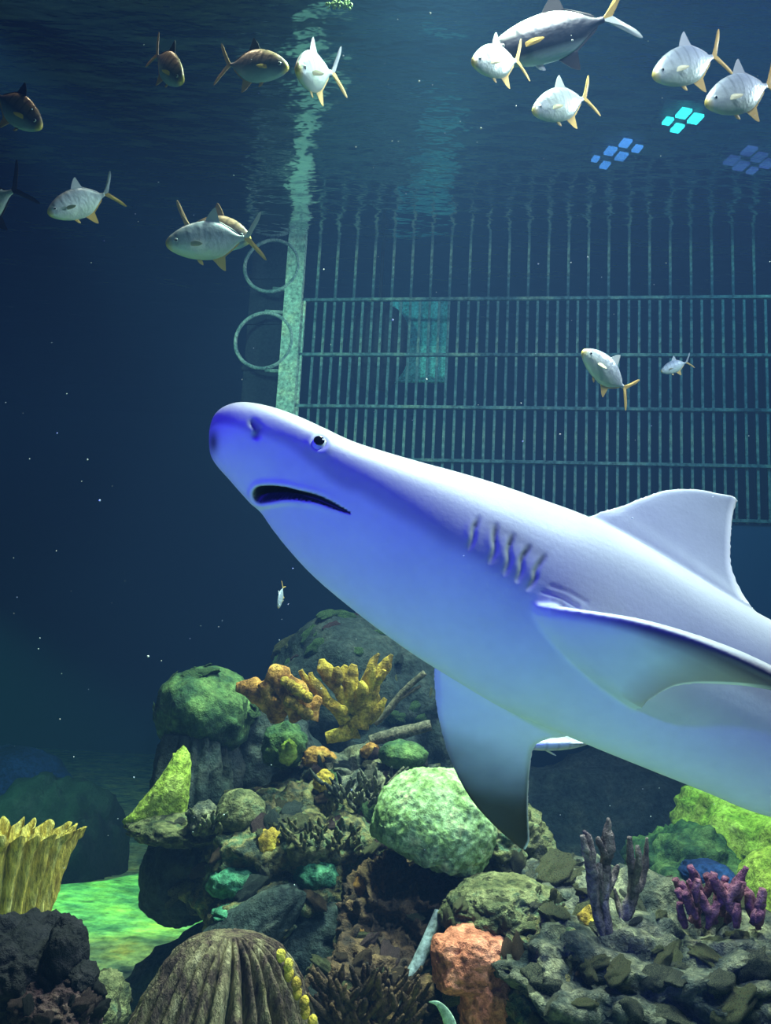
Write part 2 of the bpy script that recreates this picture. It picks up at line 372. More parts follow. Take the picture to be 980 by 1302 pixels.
# blue and cyan LED lamps above the water
def emis(name, col, st):
    m, t, b = nodes(name); b.inputs['Base Color'].default_value = (0, 0, 0, 1); b.inputs['Emission Color'].default_value = (*col, 1); b.inputs['Emission Strength'].default_value = st; return m
M['led_c'] = emis('cyan_led', (0.05, 0.85, 0.8), 6); M['led_b'] = emis('blue_led', (0.10, 0.32, 0.9), 3); M['led_d'] = emis('dim_blue_led', (0.10, 0.18, 0.6), 1.6)
M['lamp_case'] = plain('black_lamp_case', (0.01, 0.01, 0.012), 0.5)
def led(label, cells, mat, dz=0.25):
    ps = np.array([ray_z(x, y, SURF + dz) for x, y, _, _ in cells]); c = ps.mean(0)
    h = empty('led_lamp', c, label, 'lamp')
    for (x, y, a, w2), p in zip(cells, ps):
        q0 = ray_z(x - w2, y, SURF + dz); q1 = ray_z(x + w2, y, SURF + dz); ww = np.linalg.norm(q1 - q0)
        V, Fc = box(p - c, (ww, ww * 1.3, 0.02), np.array(Matrix.Rotation(a, 3, 'Z'))); mk('led_cell', V, Fc, M[mat], h, smooth=False)
    lo, hi = ps.min(0) - c, ps.max(0) - c
    V, Fc = box(((lo + hi) / 2 + np.array([0, 0, 0.06])), (hi[0] - lo[0] + 0.14, hi[1] - lo[1] + 0.2, 0.06)); mk('casing', V, Fc, M['lamp_case'], h, smooth=False)
led('cyan and blue LED lamp seen through the surface by the two right-hand fish', [(869, 144, 0.2, 7), (849, 154, 0.2, 5), (884, 151, 0.2, 7), (861, 163, 0.2, 6)], 'led_c')
led('blue LED lamp below the small striped fish, between it and the grate', [(795, 182, 0.2, 6), (776, 192, 0.2, 6), (810, 189, 0.2, 5), (790, 199, 0.2, 6), (769, 210, 0.2, 5), (757, 202, 0.2, 4)], 'led_b')
led('dim violet LED lamp seen through the surface near the edge of the view', [(952, 192, 0.2, 7), (930, 204, 0.2, 7), (965, 200, 0.2, 7), (942, 211, 0.2, 7), (976, 208, 0.2, 7), (956, 217, 0.2, 5)], 'led_d')

# ------------------------------------------------------------------ rocks and corals
def blob(px, py, d, rx, ry, rd, seed, amp=0.25, freq=2.0, n=5, ridged=False, boxy=1.0, flat_bottom=None, oct=4, tilt=0):
    """craggy lump: centre at a pixel and depth, radii rx, ry in pixels and rd in metres"""
    V, Fc = ico(n); c = P(px, py, d); s = d / F
    q = np.sign(V) * np.abs(V) ** boxy
    W = V + 0.25 * np.stack([fbm(V * 2 + seed + k * 9.1, 2) for k in range(3)], -1)
    if ridged == 'holes': nz = fbm(V * freq + seed * 13.7, oct, True) + 0.35 * fbm(V * freq * 3.1 + seed * 5.1, 3, True)
    elif ridged: nz = 0.9 * fbm(W * freq * 0.8 + seed * 13.7, 3) + 0.55 * bubbles(W * freq * 1.1 + seed) + 0.30 * bubbles(W * freq * 2.7 + seed) + 0.14 * bubbles(W * freq * 6 + seed) + 0.25 * fbm(V * freq * 5, 3) - 0.55
    else: nz = fbm(V * freq + seed * 13.7, oct) + 0.25 * fbm(V * freq * 3.1 + seed * 5.1, 3, True)
    q = q * (1 + amp * nz)[:, None]
    if flat_bottom is not None: q[:, 2] = np.where(q[:, 2] < -flat_bottom, -flat_bottom + (q[:, 2] + flat_bottom) * 0.15, q[:, 2])
    X = q * np.array([rx * s, rd, ry * s])
    a = ROLL * 0 + math.radians(tilt); ca, sa = math.cos(a), math.sin(a)
    X = np.stack([X[:, 0] * ca - X[:, 2] * sa, X[:, 1], X[:, 0] * sa + X[:, 2] * ca], -1)
    return X + c, Fc

def rock(name, label, cat, mat, *a, group=None, **k):
    V, Fc = blob(*a, **k); return tag(mk(name, V, Fc, M[mat]), label, cat, group)

def ribbed(prof, nrib, amp, seed, seg=220, lean=(0, 0), squash=1.0, jag=0.0):
    """surface of revolution with deep wandering ribs; prof = [(radius, z)] from rim to rim"""
    pr = catmull(np.array(prof, float), 60); th = np.linspace(0, 2 * np.pi, seg, endpoint=False); rings = []
    for i, (r, z) in enumerate(pr):
        f = i / 59
        w_ = fbm(np.stack([np.cos(th) * 3, np.sin(th) * 3, th * 0 + f * 1.6 + seed], -1), 3)
        ph = th * nrib + 3.2 * w_
        rr = r * (1 + amp * (np.abs(np.sin(ph / 2)) ** 0.7 - 0.6) + 0.10 * w_)
        k2 = fbm(np.stack([np.cos(th) * r * 40, np.sin(th) * r * 40, th * 0 + z * 30], -1), 3)
        rr = rr * (1 + 0.06 * k2)
        zz = z + jag * np.abs(np.sin(ph / 2)) * max(0, 1 - abs(f - 0.5) * 6)
        rings.append(np.stack([rr * np.cos(th) + lean[0] * z, rr * np.sin(th) * squash + lean[1] * z, zz + th * 0], -1))
    return loft(rings)

# far background of the reef
rock('far_rock', 'dim dark rock wall far behind the purple sea whips', 'rock', 'darkrock', 800, 1130, 5.6, 240, 175, 0.6, 1, amp=0.3, freq=2.2)
rock('far_rock', 'long low dark rock far behind the blue-tinted boulder', 'rock', 'black', 60, 1120, 5.6, 95, 130, 0.5, 41, amp=0.25)
rock('blue_boulder', 'deep blue boulder tinted as if lit blue above the yellow ribbed sponge', 'rock', 'blue_rock', 20, 1010, 6.6, 70, 58, 0.5, 2, amp=0.15)
rock('green_outcrop', 'bright yellow-green lit outcrop under the shark body near the frame edge', 'rock', 'lime', 965, 1085, 4.3, 95, 75, 0.5, 3, amp=0.35, freq=2.4, tilt=-28)
rock('teal_shelf_rock', 'shaded teal layered rock in front of the yellow-green outcrop', 'rock', 'moss', 870, 1120, 3.9, 62, 60, 0.35, 4, amp=0.4, freq=2.6, ridged=True, tilt=-20)
rock('blue_hollow_rock', 'small blue rock in the hollow above the purple soft coral', 'rock', 'blue_rock', 900, 1112, 3.5, 26, 15, 0.2, 5, amp=0.3)
rock('yellow_cone', 'pale yellow pointed coral at the frame edge beside the purple soft coral', 'coral', 'lime', 982, 1140, 3.1, 38, 58, 0.16, 6, amp=0.15)
rock('backdrop_mound', 'large dark mound behind the yellow antler coral, mossy on top', 'rock', 'darkrock', 455, 905, 4.5, 125, 112, 0.55, 8, amp=0.22, freq=2.2, ridged=True)
rock('backdrop_mound', 'dark hump hidden below the shark chin beside the bare branches', 'rock', 'darkrock', 560, 960, 4.6, 100, 110, 0.5, 9, amp=0.25)

# dome on its column, left
rock('mossy_dome', 'rounded green mossy boulder overhanging at the top corner of the reef', 'rock', 'moss', 262, 905, 3.5, 62, 54, 0.24, 11, amp=0.16, freq=2.4)
rock('striated_stone', 'dark striated stone standing under the mossy dome', 'rock', 'darkrock', 262, 985, 3.6, 62, 88, 0.24, 12, amp=0.2, freq=3)
V, Fc = ribbed([(0.10, -0.18), (0.13, -0.05), (0.12, 0.06), (0.10, 0.17)], 15, 0.22, 3.3, seg=120)
tag(mk('grooved_stone', V * 1.1 + P(243, 1000, 3.35), Fc, M['darkrock']), 'short grooved grey-brown pillar between the lime wedge and the dark cave', 'rock')
rock('cave_rock', 'dark rock in the shadowed cave behind the small olive dome', 'rock', 'darkrock', 330, 960, 3.75, 70, 80, 0.25, 13, amp=0.3)
V, Fc = blob(214, 1006, 3.15, 30, 50, 0.07, 14, amp=0.18, freq=2.2)
c0 = P(214, 1006, 3.15); h_ = (V - c0)[:, 2] / (50 * 3.15 / F); sx_ = 3.15 / F; u_ = (V - c0)[:, 0] / (30 * sx_)
hc = np.clip(h_, -1, 1.2); ww_ = 13 + 25 * np.clip((0.75 - hc) / 1.5, 0, 1) ** 1.15; V[:, 0] = c0[0] + (26 - ww_ + u_ / np.sqrt(np.maximum(1 - hc ** 2 * .8, .2)) * ww_) * sx_
tag(mk('lime_wedge_coral', V, Fc, M['lime']), 'bright yellow-green wedge of coral standing on the stone ledge', 'coral')
rock('stone_ledge', 'flat pale olive ledge under the lime wedge coral', 'rock', 'olive', 232, 1050, 3.2, 64, 22, 0.25, 15, amp=0.22, freq=2.5)
rock('overhang_rock', 'dark rock face below the flat ledge above the green sand', 'rock', 'darkrock', 238, 1108, 3.3, 52, 58, 0.24, 16, amp=0.2, freq=2, boxy=0.8)
rock('slanted_slab', 'smooth dark slab slanting down behind the brown ribbed coral', 'rock', 'darkrock', 290, 1212, 2.7, 118, 38, 0.12, 17, amp=0.15, freq=2, tilt=44)
rock('olive_dome', 'small olive domed stone beside the pale ledge', 'rock', 'olive', 306, 1033, 3.0, 31, 29, 0.09, 18, amp=0.10, freq=3)

# central encrusted mass, a big body with many lumps
rock('reef_boulder', 'large craggy boulder covered in olive growth at the heart of the reef', 'rock', 'crag', 400, 1105, 3.15, 135, 110, 0.36, 19, amp=0.38, freq=2.3, n=6, ridged=True)
rock('reef_boulder', 'craggy grey boulder above and behind the pale green dome coral', 'rock', 'grey', 468, 1010, 3.35, 88, 48, 0.28, 20, amp=0.45, freq=2.8, n=6, ridged=True)
rock('reef_boulder', 'dull grey rock wedged between the pale green dome and the shark fin tip', 'rock', 'olive', 610, 1075, 3.0, 78, 62, 0.25, 21, amp=0.35, freq=2.6, n=6, ridged=True)
rock('cavern_rock', 'shadowed bluish rock in the hollow below the central boulder', 'rock', 'darkrock', 425, 1190, 2.95, 120, 75, 0.3, 22, amp=0.25)
rock('base_rock', 'dark rock base spreading under the whole reef', 'rock', 'darkrock', 480, 1330, 3.3, 340, 170, 0.45, 23, amp=0.2)
rnd = random.Random(5)
lump_n = 0
def lump(nm, mat, px, py, d, r, label, cat='coral', amp=0.3, sq=0.8, freq=2.6, group=None, **k):
    return rock(nm, label, cat, mat, px, py, d, r, r * sq, r * d / F * 0.9, abs(px * 7 + py) % 97, amp=amp, freq=freq, n=4, group=group, **k)
lump('green_shelf_coral', 'teal_coral', 300, 1122, 2.86, 36, 'larger green shelf coral below the small olive dome', sq=0.55)
lump('green_shelf_coral', 'teal_coral', 402, 1113, 2.80, 27, 'teal green coral cushion on the central boulder left of the pale dome', sq=0.7)
lump('green_shelf_coral', 'teal_coral', 300, 1162, 2.75, 30, 'thin green shelf coral at the lip of the dark slab', sq=0.3)
lump('green_shelf_coral', 'moss', 512, 960, 3.2, 30, 'round green cushion coral under the thick bare branch', sq=0.62, amp=0.15)
lump('green_shelf_coral', 'moss', 362, 948, 3.3, 28, 'dark green lump with a lime tip under the orange coral', sq=1.0)
lump('lime_tip_coral', 'lime', 366, 957, 3.18, 11, 'small lime knob on the dark green lump', sq=1.3)
lump('yellow_lobe_coral', 'yellow', 412, 994, 3.05, 13, 'small bright yellow lobe coral above the central boulder', sq=1.1)
lump('yellow_lobe_coral', 'yellow', 343, 1078, 2.87, 18, 'mustard yellow crust on the central boulder beside the olive dome', sq=1.2, amp=0.4)
lump('olive_crust_coral', 'olive', 392, 1080, 2.84, 32, 'knobbly olive crust left of the pale green dome', sq=0.8, amp=0.45)
lump('grey_crust_coral', 'grey', 262, 1042, 3.0, 24, 'pale rubbly crust at the end of the stone ledge', sq=0.8, amp=0.45)
lump('grey_crust_coral', 'grey', 447, 1020, 3.1, 34, 'grey bristly crust with a pale tip behind the pale green dome', sq=0.9, amp=0.5)
lump('orange_lobe_coral', 'orange', 404, 963, 3.3, 21, 'orange coral lobe under the antler coral', sq=0.6, amp=0.35)
lump('orange_lobe_coral', 'orange', 470, 955, 3.3, 11, 'small orange coral nub by the round green cushion', sq=0.9)
lump('pale_plate_coral', 'olive', 385, 1140, 2.8, 30, 'pale olive plate under the teal cushion coral', sq=0.35)
lump('olive_crust_coral', 'crag', 330, 1170, 2.8, 60, 'broken olive rock crust hanging above the brown ribbed coral', sq=0.5, amp=0.4)
# rusty porous rock under the pale dome
rock('porous_rock', 'rusty brown porous rock under the pale green dome coral', 'rock', 'rust', 505, 1190, 2.75, 68, 72, 0.2, 24, amp=0.45, freq=3.0, n=6, ridged='holes')
rock('striped_rock', 'mauve and olive streaked rock between the ribbed coral and the pink coral', 'rock', 'rust', 480, 1275, 2.5, 90, 72, 0.2, 25, amp=0.35, freq=3.2, n=6, ridged=True)

# pale green dome (brain) coral with a scalloped skirt
V, Fc = ico(6); V = V.copy(); d = 2.7; s = d / F; c0 = P(548, 1062, d)
th = np.arctan2(V[:, 2], V[:, 0]); q = V.copy()
q *= (1 + 0.05 * fbm(V * 3 + 2, 3) + 0.035 * fbm(V * 11, 2, True))[:, None]
sk = (q[:, 2] < -0.25)
q[:, 2] = np.where(q[:, 2] < -0.42, -0.42 + (q[:, 2] + 0.42) * 0.15, q[:, 2]) + np.where(sk, 0.05 * np.sin(q[:, 0] * 15 + q[:, 1] * 9) + 0.06 * fbm(q * 6, 2), 0)
q[:, 0] += 0.18 * q[:, 2] * 0
q[:, 2] += 0.12; X = q * np.array([79 * s, 0.17, 68 * s * 1.1]); a = math.radians(-19); X = np.stack([X[:, 0] * math.cos(a) - X[:, 2] * math.sin(a), X[:, 1], X[:, 0] * math.sin(a) + X[:, 2] * math.cos(a)], -1)
tag(mk('brain_coral', X + c0, Fc, M['brain']), 'large pale green domed coral with a scalloped rim below the shark fin', 'coral')

# olive encrusted dome over the pink coral
rock('encrusted_dome', 'olive brown domed rock resting above the pink coral', 'rock', 'olive', 636, 1158, 2.45, 74, 40, 0.16, 26, amp=0.2, freq=3, n=6, ridged=True, tilt=4)
rock('pink_coral', 'salmon pink column of coral under the olive dome', 'coral', 'pink', 600, 1222, 2.3, 47, 38, 0.10, 27, amp=0.22, freq=2.4, boxy=0.75)
V, Fc = blob(622, 1275, 2.28, 36, 62, 0.10, 28, amp=0.22, freq=2.4, boxy=0.8)
tag(mk('pink_coral', V, Fc, M['pink']), 'lower salmon pink coral lobe reaching the bottom of the view', 'coral')
# big foreground ledge, right
rock('reef_ledge', 'broad craggy grey-green ledge filling the foreground under the sea whips', 'rock', 'grey', 835, 1280, 2.45, 230, 135, 0.42, 29, amp=0.40, freq=3.2, n=6, ridged=True, oct=5, boxy=0.85)
rock('reef_ledge', 'craggy olive shoulder of rock right of the pink coral', 'rock', 'crag', 705, 1235, 2.35, 75, 75, 0.22, 30, amp=0.42, freq=3.0, n=6, ridged=True)
rock('reef_ledge', 'pale olive top of the ledge behind the sea whips', 'rock', 'crag', 800, 1165, 2.75, 120, 32, 0.22, 31, amp=0.4, freq=3.0, n=6, ridged=True)
lump('cream_crust_coral', 'yellow', 745, 1175, 2.3, 17, 'cream yellow crust beside the foot of the sea whips', sq=1.1, amp=0.5)
# sea whips
def whips(name, label, cat, mat, branches, d, parent=None, amp=0.3, flat=1.0, seg=9, freq=60):
    mb = MB(); s = d / F
    for pts in branches:
        pp = [P(x, y, d + dz) for x, y, r, dz in pts]; rr = [r * s for x, y, r, dz in pts]
        mb.add(*tube(pp, rr, seg, n=max(10, len(pts) * 7), amp=amp, freq=freq, flat=flat))
    return tag(mb.build(name, M[mat]), label, cat)
whips('sea_whip', 'tall mauve sea whip with knobbly forked branches on the ledge, nearer the shark fin', 'coral', 'mauve',
      [[(768, 1195, 4, 0), (757, 1150, 6, 0), (752, 1105, 8, -.02), (748, 1070, 6, -.02), (742, 1056, 2, -.02)],
       [(775, 1190, 5, 0), (768, 1150, 7, .02), (770, 1105, 8, .03), (772, 1075, 9, .03), (773, 1052, 5, .03), (773, 1040, 2, .03)],
       [(752, 1105, 5, -.02), (745, 1082, 5, -.04), (740, 1062, 3, -.04)], [(770, 1090, 5, .02), (762, 1072, 4, 0), (760, 1064, 2, 0)],
       [(770, 1140, 4, .02), (782, 1110, 5, .05), (786, 1100, 2, .05)], [(766, 1150, 4, .02), (760, 1115, 6, 0), (762, 1098, 3, 0)]], 2.2, amp=0.45)
whips('sea_whip', 'shorter mauve sea whip leaning away with several thin tips', 'coral', 'mauve',
      [[(782, 1200, 5, 0), (795, 1165, 7, 0), (806, 1130, 8, 0), (802, 1095, 6, 0), (800, 1064, 3, 0)],
       [(800, 1150, 5, 0), (815, 1118, 6, .03), (821, 1090, 4, .03), (822, 1065, 2, .03)],
       [(806, 1125, 5, 0), (812, 1095, 5, -.03), (810, 1075, 2, -.03)], [(792, 1170, 4, 0), (784, 1145, 4, .02), (781, 1130, 2, .02)]], 2.25, amp=0.45)
# purple soft coral: many short knobbly fingers
mb = MB(); rnd = random.Random(11)
for i in range(46):
    x, y = rnd.uniform(868, 965), rnd.uniform(1150, 1195); dd = rnd.uniform(-.30, -.18); y -= 14; L_ = rnd.uniform(20, 48) * (1 - abs(x - 905) / 160); ax = rnd.uniform(-0.9, 0.9)
    p = [(x, y), (x + ax * L_ * .4, y - L_ * .5), (x + ax * L_ * .7 + rnd.uniform(-4, 4), y - L_)]
    mb.add(*tube([P(a_, b_, 2.5 + dd) for a_, b_ in p], [0.007, 0.012, 0.008], 8, n=9, amp=0.5, freq=60))
tag(mb.build('purple_soft_coral', M['purple']), 'dark purple bushy soft coral on the ledge at the frame edge', 'coral')

# antler corals
whips('antler_coral', 'mustard antler-shaped coral with flat forked arms on top of the reef', 'coral', 'yellow',
      [[(455, 925, 14.4, 0), (462, 895, 11.5, 0), (475, 868, 9.4, 0), (490, 845, 7.9, 0), (498, 832, 2.9, 0)],
       [(462, 890, 10.8, 0), (470, 860, 8.6, -.03), (474, 842, 7.2, -.03), (482, 831, 2.2, -.03)],
       [(455, 905, 11.5, 0), (448, 880, 9.4, -.02), (446, 858, 7.9, -.02), (450, 845, 3.6, -.02)],
       [(450, 900, 9.4, 0), (425, 872, 7.2, -.02), (412, 850, 8.6, -.02), (410, 838, 4.3, -.02)],
       [(440, 915, 10.1, 0), (415, 890, 7.2, -.04), (398, 868, 6.5, -.04), (395, 855, 2.9, -.04)],
       [(475, 868, 6, -.02), (484, 862, 6, -.04), (489, 852, 3, -.05)], [(425, 874, 6, -.02), (430, 858, 6, -.04), (427, 848, 3, -.04)],
       [(456, 895, 7, -.03), (460, 876, 7, -.06), (458, 866, 3, -.06)], [(440, 905, 7, -.03), (426, 902, 6, -.05), (416, 893, 3, -.05)],
       [(465, 915, 9, 0), (482, 900, 7, 0), (490, 888, 3, 0)], [(398, 868, 5, -.04), (388, 862, 5, -.04), (382, 852, 3, -.04)],
       [(448, 880, 7.9, -.02), (436, 858, 6.5, 0), (440, 846, 2.9, 0)], [(470, 900, 8.6, 0), (478, 885, 8.6, .02), (468, 915, 7.9, .02)],
       [(450, 925, 15.8, 0.02), (435, 935, 10.1, 0), (415, 940, 7.2, 0)]], 3.25, amp=0.55, flat=0.7, seg=14, freq=26)
whips('fan_coral', 'orange lobed coral fan at the outer side of the antler coral, nearest the mossy dome', 'coral', 'orange',
      [[(350, 905, 14, 0), (335, 885, 17, 0), (318, 876, 14, 0), (300, 874, 6, 0)],
       [(352, 905, 14, 0), (345, 880, 16, -.03), (336, 865, 9, -.03)], [(352, 915, 10, 0), (350, 895, 12, -.05), (340, 890, 8, -.05)]], 3.2, amp=0.5, flat=0.7, seg=14, freq=28)
fan2 = whips('fan_coral', 'yellow-tipped orange coral fan between the mossy dome and the antlers', 'coral', 'orange',
      [[(385, 912, 15, 0), (370, 885, 17, 0), (355, 862, 16, 0), (340, 855, 8, 0)],
       [(388, 905, 14, 0), (378, 880, 13, -.03), (365, 862, 9, -.03)], [(392, 912, 12, 0), (400, 895, 9, 0), (405, 885, 4, 0)]], 3.15, amp=0.5, flat=0.7, seg=14, freq=28)
for i in range(9):
    x, y = 362 + (i * 7.3) % 30, 866 + i * 5.2; rr = 6 + (i % 3)
    V, Fc = blob(x, y, 3.08, rr, rr, rr * 3 / F, 60 + i, amp=0.2, n=3); mk('nodule', V - np.array(fan2.location), Fc, M['yellow'], fan2)
whips('bare_branch', 'thick bare branch lying level behind the shark fin', 'branch', 'twig', [[(470, 942, 7, 0), (500, 934, 8, 0), (548, 922, 7, 0)]], 3.35, amp=0.2)
whips('bare_branch', 'thin bare branch rising at a slant behind the shark chin', 'branch', 'twig', [[(476, 920, 4, 0), (492, 905, 5, 0), (512, 880, 4, 0), (540, 855, 4, 0)], [(505, 890, 3, 0), (535, 872, 2, 0)]], 3.4, amp=0.25)

# brown ribbed coral (foreground) with yellow tips
s = 2.15 / F
V, Fc = ribbed([(0.02, 118 * s), (0.06, 116 * s), (0.115, 98 * s), (0.165, 50 * s), (0.21, -10 * s), (0.24, -90 * s), (0.26, -200 * s)], 30, 0.36, 1.7, seg=380, squash=0.8, jag=0.01)
ribc = tag(mk('ribbed_coral', V + P(285, 1312, 2.15), Fc, M['ribbed']), 'brown ribbed coral mound fanning out at the bottom of the view', 'coral')
for i in range(8):
    V, Fc = blob(357 + i * 5.2 + (i % 2) * 4, 1215 + i * 12, 2.05, 6, 8.5, 0.011, 80 + i, amp=0.25, n=3); mk('polyp', V - np.array(ribc.location), Fc, M['yellow'], ribc)
# yellow ribbed sponge (left)
s = 2.5 / F
V, Fc = ribbed([(0.12, -120 * s), (0.13, -60 * s), (0.145, 0), (0.175, 60 * s), (0.195, 84 * s), (0.18, 80 * s), (0.14, 60 * s), (0.05, 20 * s)], 26, 0.26, 5.1, seg=300, squash=0.7, jag=0.045)
tag(mk('ribbed_sponge', V + P(-8, 1150, 2.5), Fc, M['sponge']), 'tall yellow ribbed sponge with a frayed top at the frame edge', 'sponge')
# dark foreground rocks left
rock('shadow_rock', 'nearly black jagged rock in the bottom corner below the yellow sponge', 'rock', 'black', 20, 1250, 1.95, 72, 75, 0.14, 33, amp=0.32, freq=2.5, n=6, ridged=True)
rock('shadow_rock', 'black upright knob of rock in front of the green sand', 'rock', 'black', 84, 1215, 1.9, 26, 46, 0.06, 34, amp=0.22, freq=2.4)
rock('shadow_rock', 'small black spur leaning out beside the black knob', 'rock', 'black', 103, 1243, 1.88, 18, 20, 0.05, 35, amp=0.3)
rock('plum_rock', 'plum coloured rock with streaky polyps in the bottom corner', 'rock', 'plum', 70, 1290, 1.85, 52, 36, 0.08, 36, amp=0.35, freq=3.2, n=6, ridged=True)
rock('rubble_boulder', 'small olive boulder between the black rock and the ribbed coral', 'rock', 'olive', 128, 1283, 2.3, 34, 40, 0.10, 37, amp=0.3, freq=2.5)
def bush(name, label, mat, cx, cy_, rx, ry, d, n, L0, seed, rad=0.006):
    mb = MB(); q_ = random.Random(seed)
    for i in range(n):
        x, y = cx + q_.uniform(-rx, rx), cy_ + q_.uniform(-ry, ry); dd = q_.uniform(-.06, .06); L_ = q_.uniform(.5, 1.1) * L0; ax = q_.uniform(-.9, .9) + (x - cx) / rx * .6
        mb.add(*tube([P(x, y, d + dd), P(x + ax * L_ * .5, y - L_ * .5, d + dd - .01), P(x + ax * L_ * .8 + q_.uniform(-3, 3), y - L_, d + dd - .02)], [rad, rad * 1.3, rad * .5], 6, n=7, amp=0.5, freq=70))
    return tag(mb.build(name, M[mat]), label, 'coral')
bush('bristly_coral', 'blue-grey bristly coral bush behind the pale green dome', 'grey', 455, 1015, 45, 18, 3.0, 70, 22, 1)
bush('bristly_coral', 'short olive bristles on the central boulder left of the pale green dome', 'crag', 410, 1068, 45, 16, 2.78, 60, 15, 2, 0.005)
bush('bristly_coral', 'low brown bristly clump at the end of the pale ledge beside the olive dome', 'olive', 268, 1050, 16, 10, 2.95, 30, 13, 3, 0.005)
bush('bristly_coral', 'streaky brown bristles at the bottom between the ribbed coral and the pale rod', 'rust', 465, 1285, 55, 30, 2.25, 90, 34, 4, 0.007)
bush('bristly_coral', 'ochre bristles under the bare branches by the shark fin', 'crag', 540, 1010, 35, 10, 3.0, 35, 14, 5, 0.005)
# encrusting growths: parts of the rocks they grow on
_gm = {}
def encrust(o, n, mats, lo, hi, seed, flat=0.5):
    r_ = random.Random(seed); me_ = o.data; base = np.array(o.location); vs_ = me_.vertices; c = 0
    while c < n:
        v = vs_[r_.randrange(len(vs_))]; p = np.array(v.co) + base; nm = np.array(v.normal); x, y, d = proj(p)
        if nm @ BACK < 0.05 and nm[2] < 0.2 or nm[2] < -0.4 or not (0 < x < 985 and y < 1305): continue
        mat = r_.choice(mats); k = (mat, r_.randrange(3))
        if k not in _gm:
            V, Fc = ico(3); g_ = len(_gm) * 3.7; V = V * (1 + 0.75 * fbm(V * 2.2 + g_, 3) + 0.35 * bubbles(V * 3.2 + g_))[:, None]
            q_ = mk('encrusting_growth', V, Fc, M[mat], o); _gm[k] = q_.data
        else:
            q_ = bpy.data.objects.new('encrusting_growth', _gm[k]); COL.objects.link(q_); q_.parent = o
        s_ = r_.uniform(lo, hi) * d / F
        Mt = Vector(nm).to_track_quat('Z', 'Y').to_matrix().to_4x4()
        q_.matrix_local = Matrix.Translation(Vector(p - base - nm * s_ * 0.25)) @ Mt @ Matrix.Rotation(r_.uniform(0, 6), 4, 'Z') @ Matrix.Diagonal((s_ * 1.3, s_ * r_.uniform(.4, 1), s_ * r_.uniform(.45, .95) * flat, 1))
        c += 1
D_ = bpy.data.objects
mix1 = ['crag', 'olive', 'grey', 'crag', 'moss', 'olive', 'crag', 'olive', 'plum', 'rust', 'darkrock', 'grey']
encrust(D_['reef_boulder'], 150, mix1, 5, 17, 1, 0.7)
encrust(D_['reef_boulder.001'], 70, ['grey', 'olive', 'crag', 'plum', 'moss', 'darkrock', 'rust'], 4, 13, 2, 0.9)
encrust(D_['reef_boulder.002'], 50, ['olive', 'crag', 'grey', 'moss'], 4, 13, 3)
encrust(D_['reef_ledge'], 150, ['grey', 'crag', 'olive', 'grey', 'crag', 'grey'], 6, 22, 4, 0.8)
encrust(D_['reef_ledge.001'], 50, ['grey', 'crag', 'olive', 'rust'], 5, 15, 5, 0.8)
encrust(D_['reef_ledge.002'], 60, ['olive', 'crag', 'olive', 'moss', 'olive'], 5, 15, 6, 0.6)
encrust(D_['backdrop_mound'], 90, ['moss', 'moss', 'olive', 'plum', 'moss', 'darkrock'], 4, 13, 7, 0.6)
encrust(D_['stone_ledge'], 22, ['olive', 'grey', 'crag', 'olive'], 4, 10, 8, 0.6)
encrust(D_['porous_rock'], 24, ['rust', 'orange', 'olive', 'plum'], 4, 10, 9, 0.6)
encrust(D_['striped_rock'], 60, ['rust', 'olive', 'plum', 'crag', 'darkrock', 'rust'], 4, 14, 10, 0.9)
encrust(D_['plum_rock'], 30, ['plum', 'black', 'plum'], 4, 11, 11, 1.2)
encrust(D_['encrusted_dome'], 40, ['olive', 'crag', 'olive'], 3, 9, 12, 0.5)
encrust(D_['rubble_boulder'], 20, ['olive', 'grey', 'crag'], 3, 9, 13, 0.6)
encrust(D_['mossy_dome'], 24, ['moss'], 6, 18, 14, 0.3)
# pale pipe and leaf
V, Fc = tube([P(560, 1160, 2.5), P(540, 1205, 2.45), P(518, 1250, 2.4), P(505, 1290, 2.4)], [0.018, 0.017, 0.016, 0.014], 10, n=20, amp=0.12)
tag(mk('pale_pipe', V, Fc, M['pale']), 'pale blue-grey rod slanting down left of the pink coral', 'pipe')
V, Fc = tube([P(545, 1274, 2.0), P(556, 1276, 2.0), P(566, 1288, 2.0), P(573, 1306, 2.0), P(578, 1340, 2.0)], [0.001, 0.006, 0.011, 0.014, 0.014], 10, n=20, flat=0.3)
tag(mk('curled_blade', V, Fc, M['leaf']), 'pale green curled blade at the bottom edge beside the pink coral', 'seaweed')

# ------------------------------------------------------------------ the shark
D0 = 1.6
#        top px        bottom px     half width, height of the widest line (from the top), depth
ST = [((268, 541), (267, 556),   8, .5, 0), ((276, 525), (268, 578), 24, .42, 0), ((292, 515), (276, 593), 38, .36, 0),
      ((315, 512), (291, 610), 50, .32, 0), ((350, 519), (312, 634), 58, .26, 0), ((385, 532), (331, 652), 64, .22, 0), ((415, 546), (347, 675), 70, .20, 0),
      ((450, 562), (372, 706), 76, .20, 0), ((490, 575), (402, 737), 84, .22, 0), ((535, 588), (440, 769), 92, .26, 0),
      ((580, 600), (480, 800), 100, .31, 0), ((630, 615), (528, 834), 106, .36, 0), ((685, 634), (583, 868), 108, .42, 0),
      ((740, 654), (640, 901), 108, .46, 0), ((795, 680), (700, 927), 106, .48, .01), ((850, 712), (760, 952), 103, .5, .02),
      ((905, 746), (825, 978), 98, .5, .03), ((960, 778), (895, 1006), 92, .5, .04), ((1020, 808), (965, 1034), 84, .5, .06),
      ((1120, 850), (1080, 1060), 70, .5, .10), ((1250, 905), (1225, 1078), 52, .5, .16), ((1380, 965), (1365, 1085), 34, .5, .24),
      ((1480, 1010), (1470, 1080), 20, .5, .30), ((1560, 1020), (1552, 1066), 12, .5, .36)]
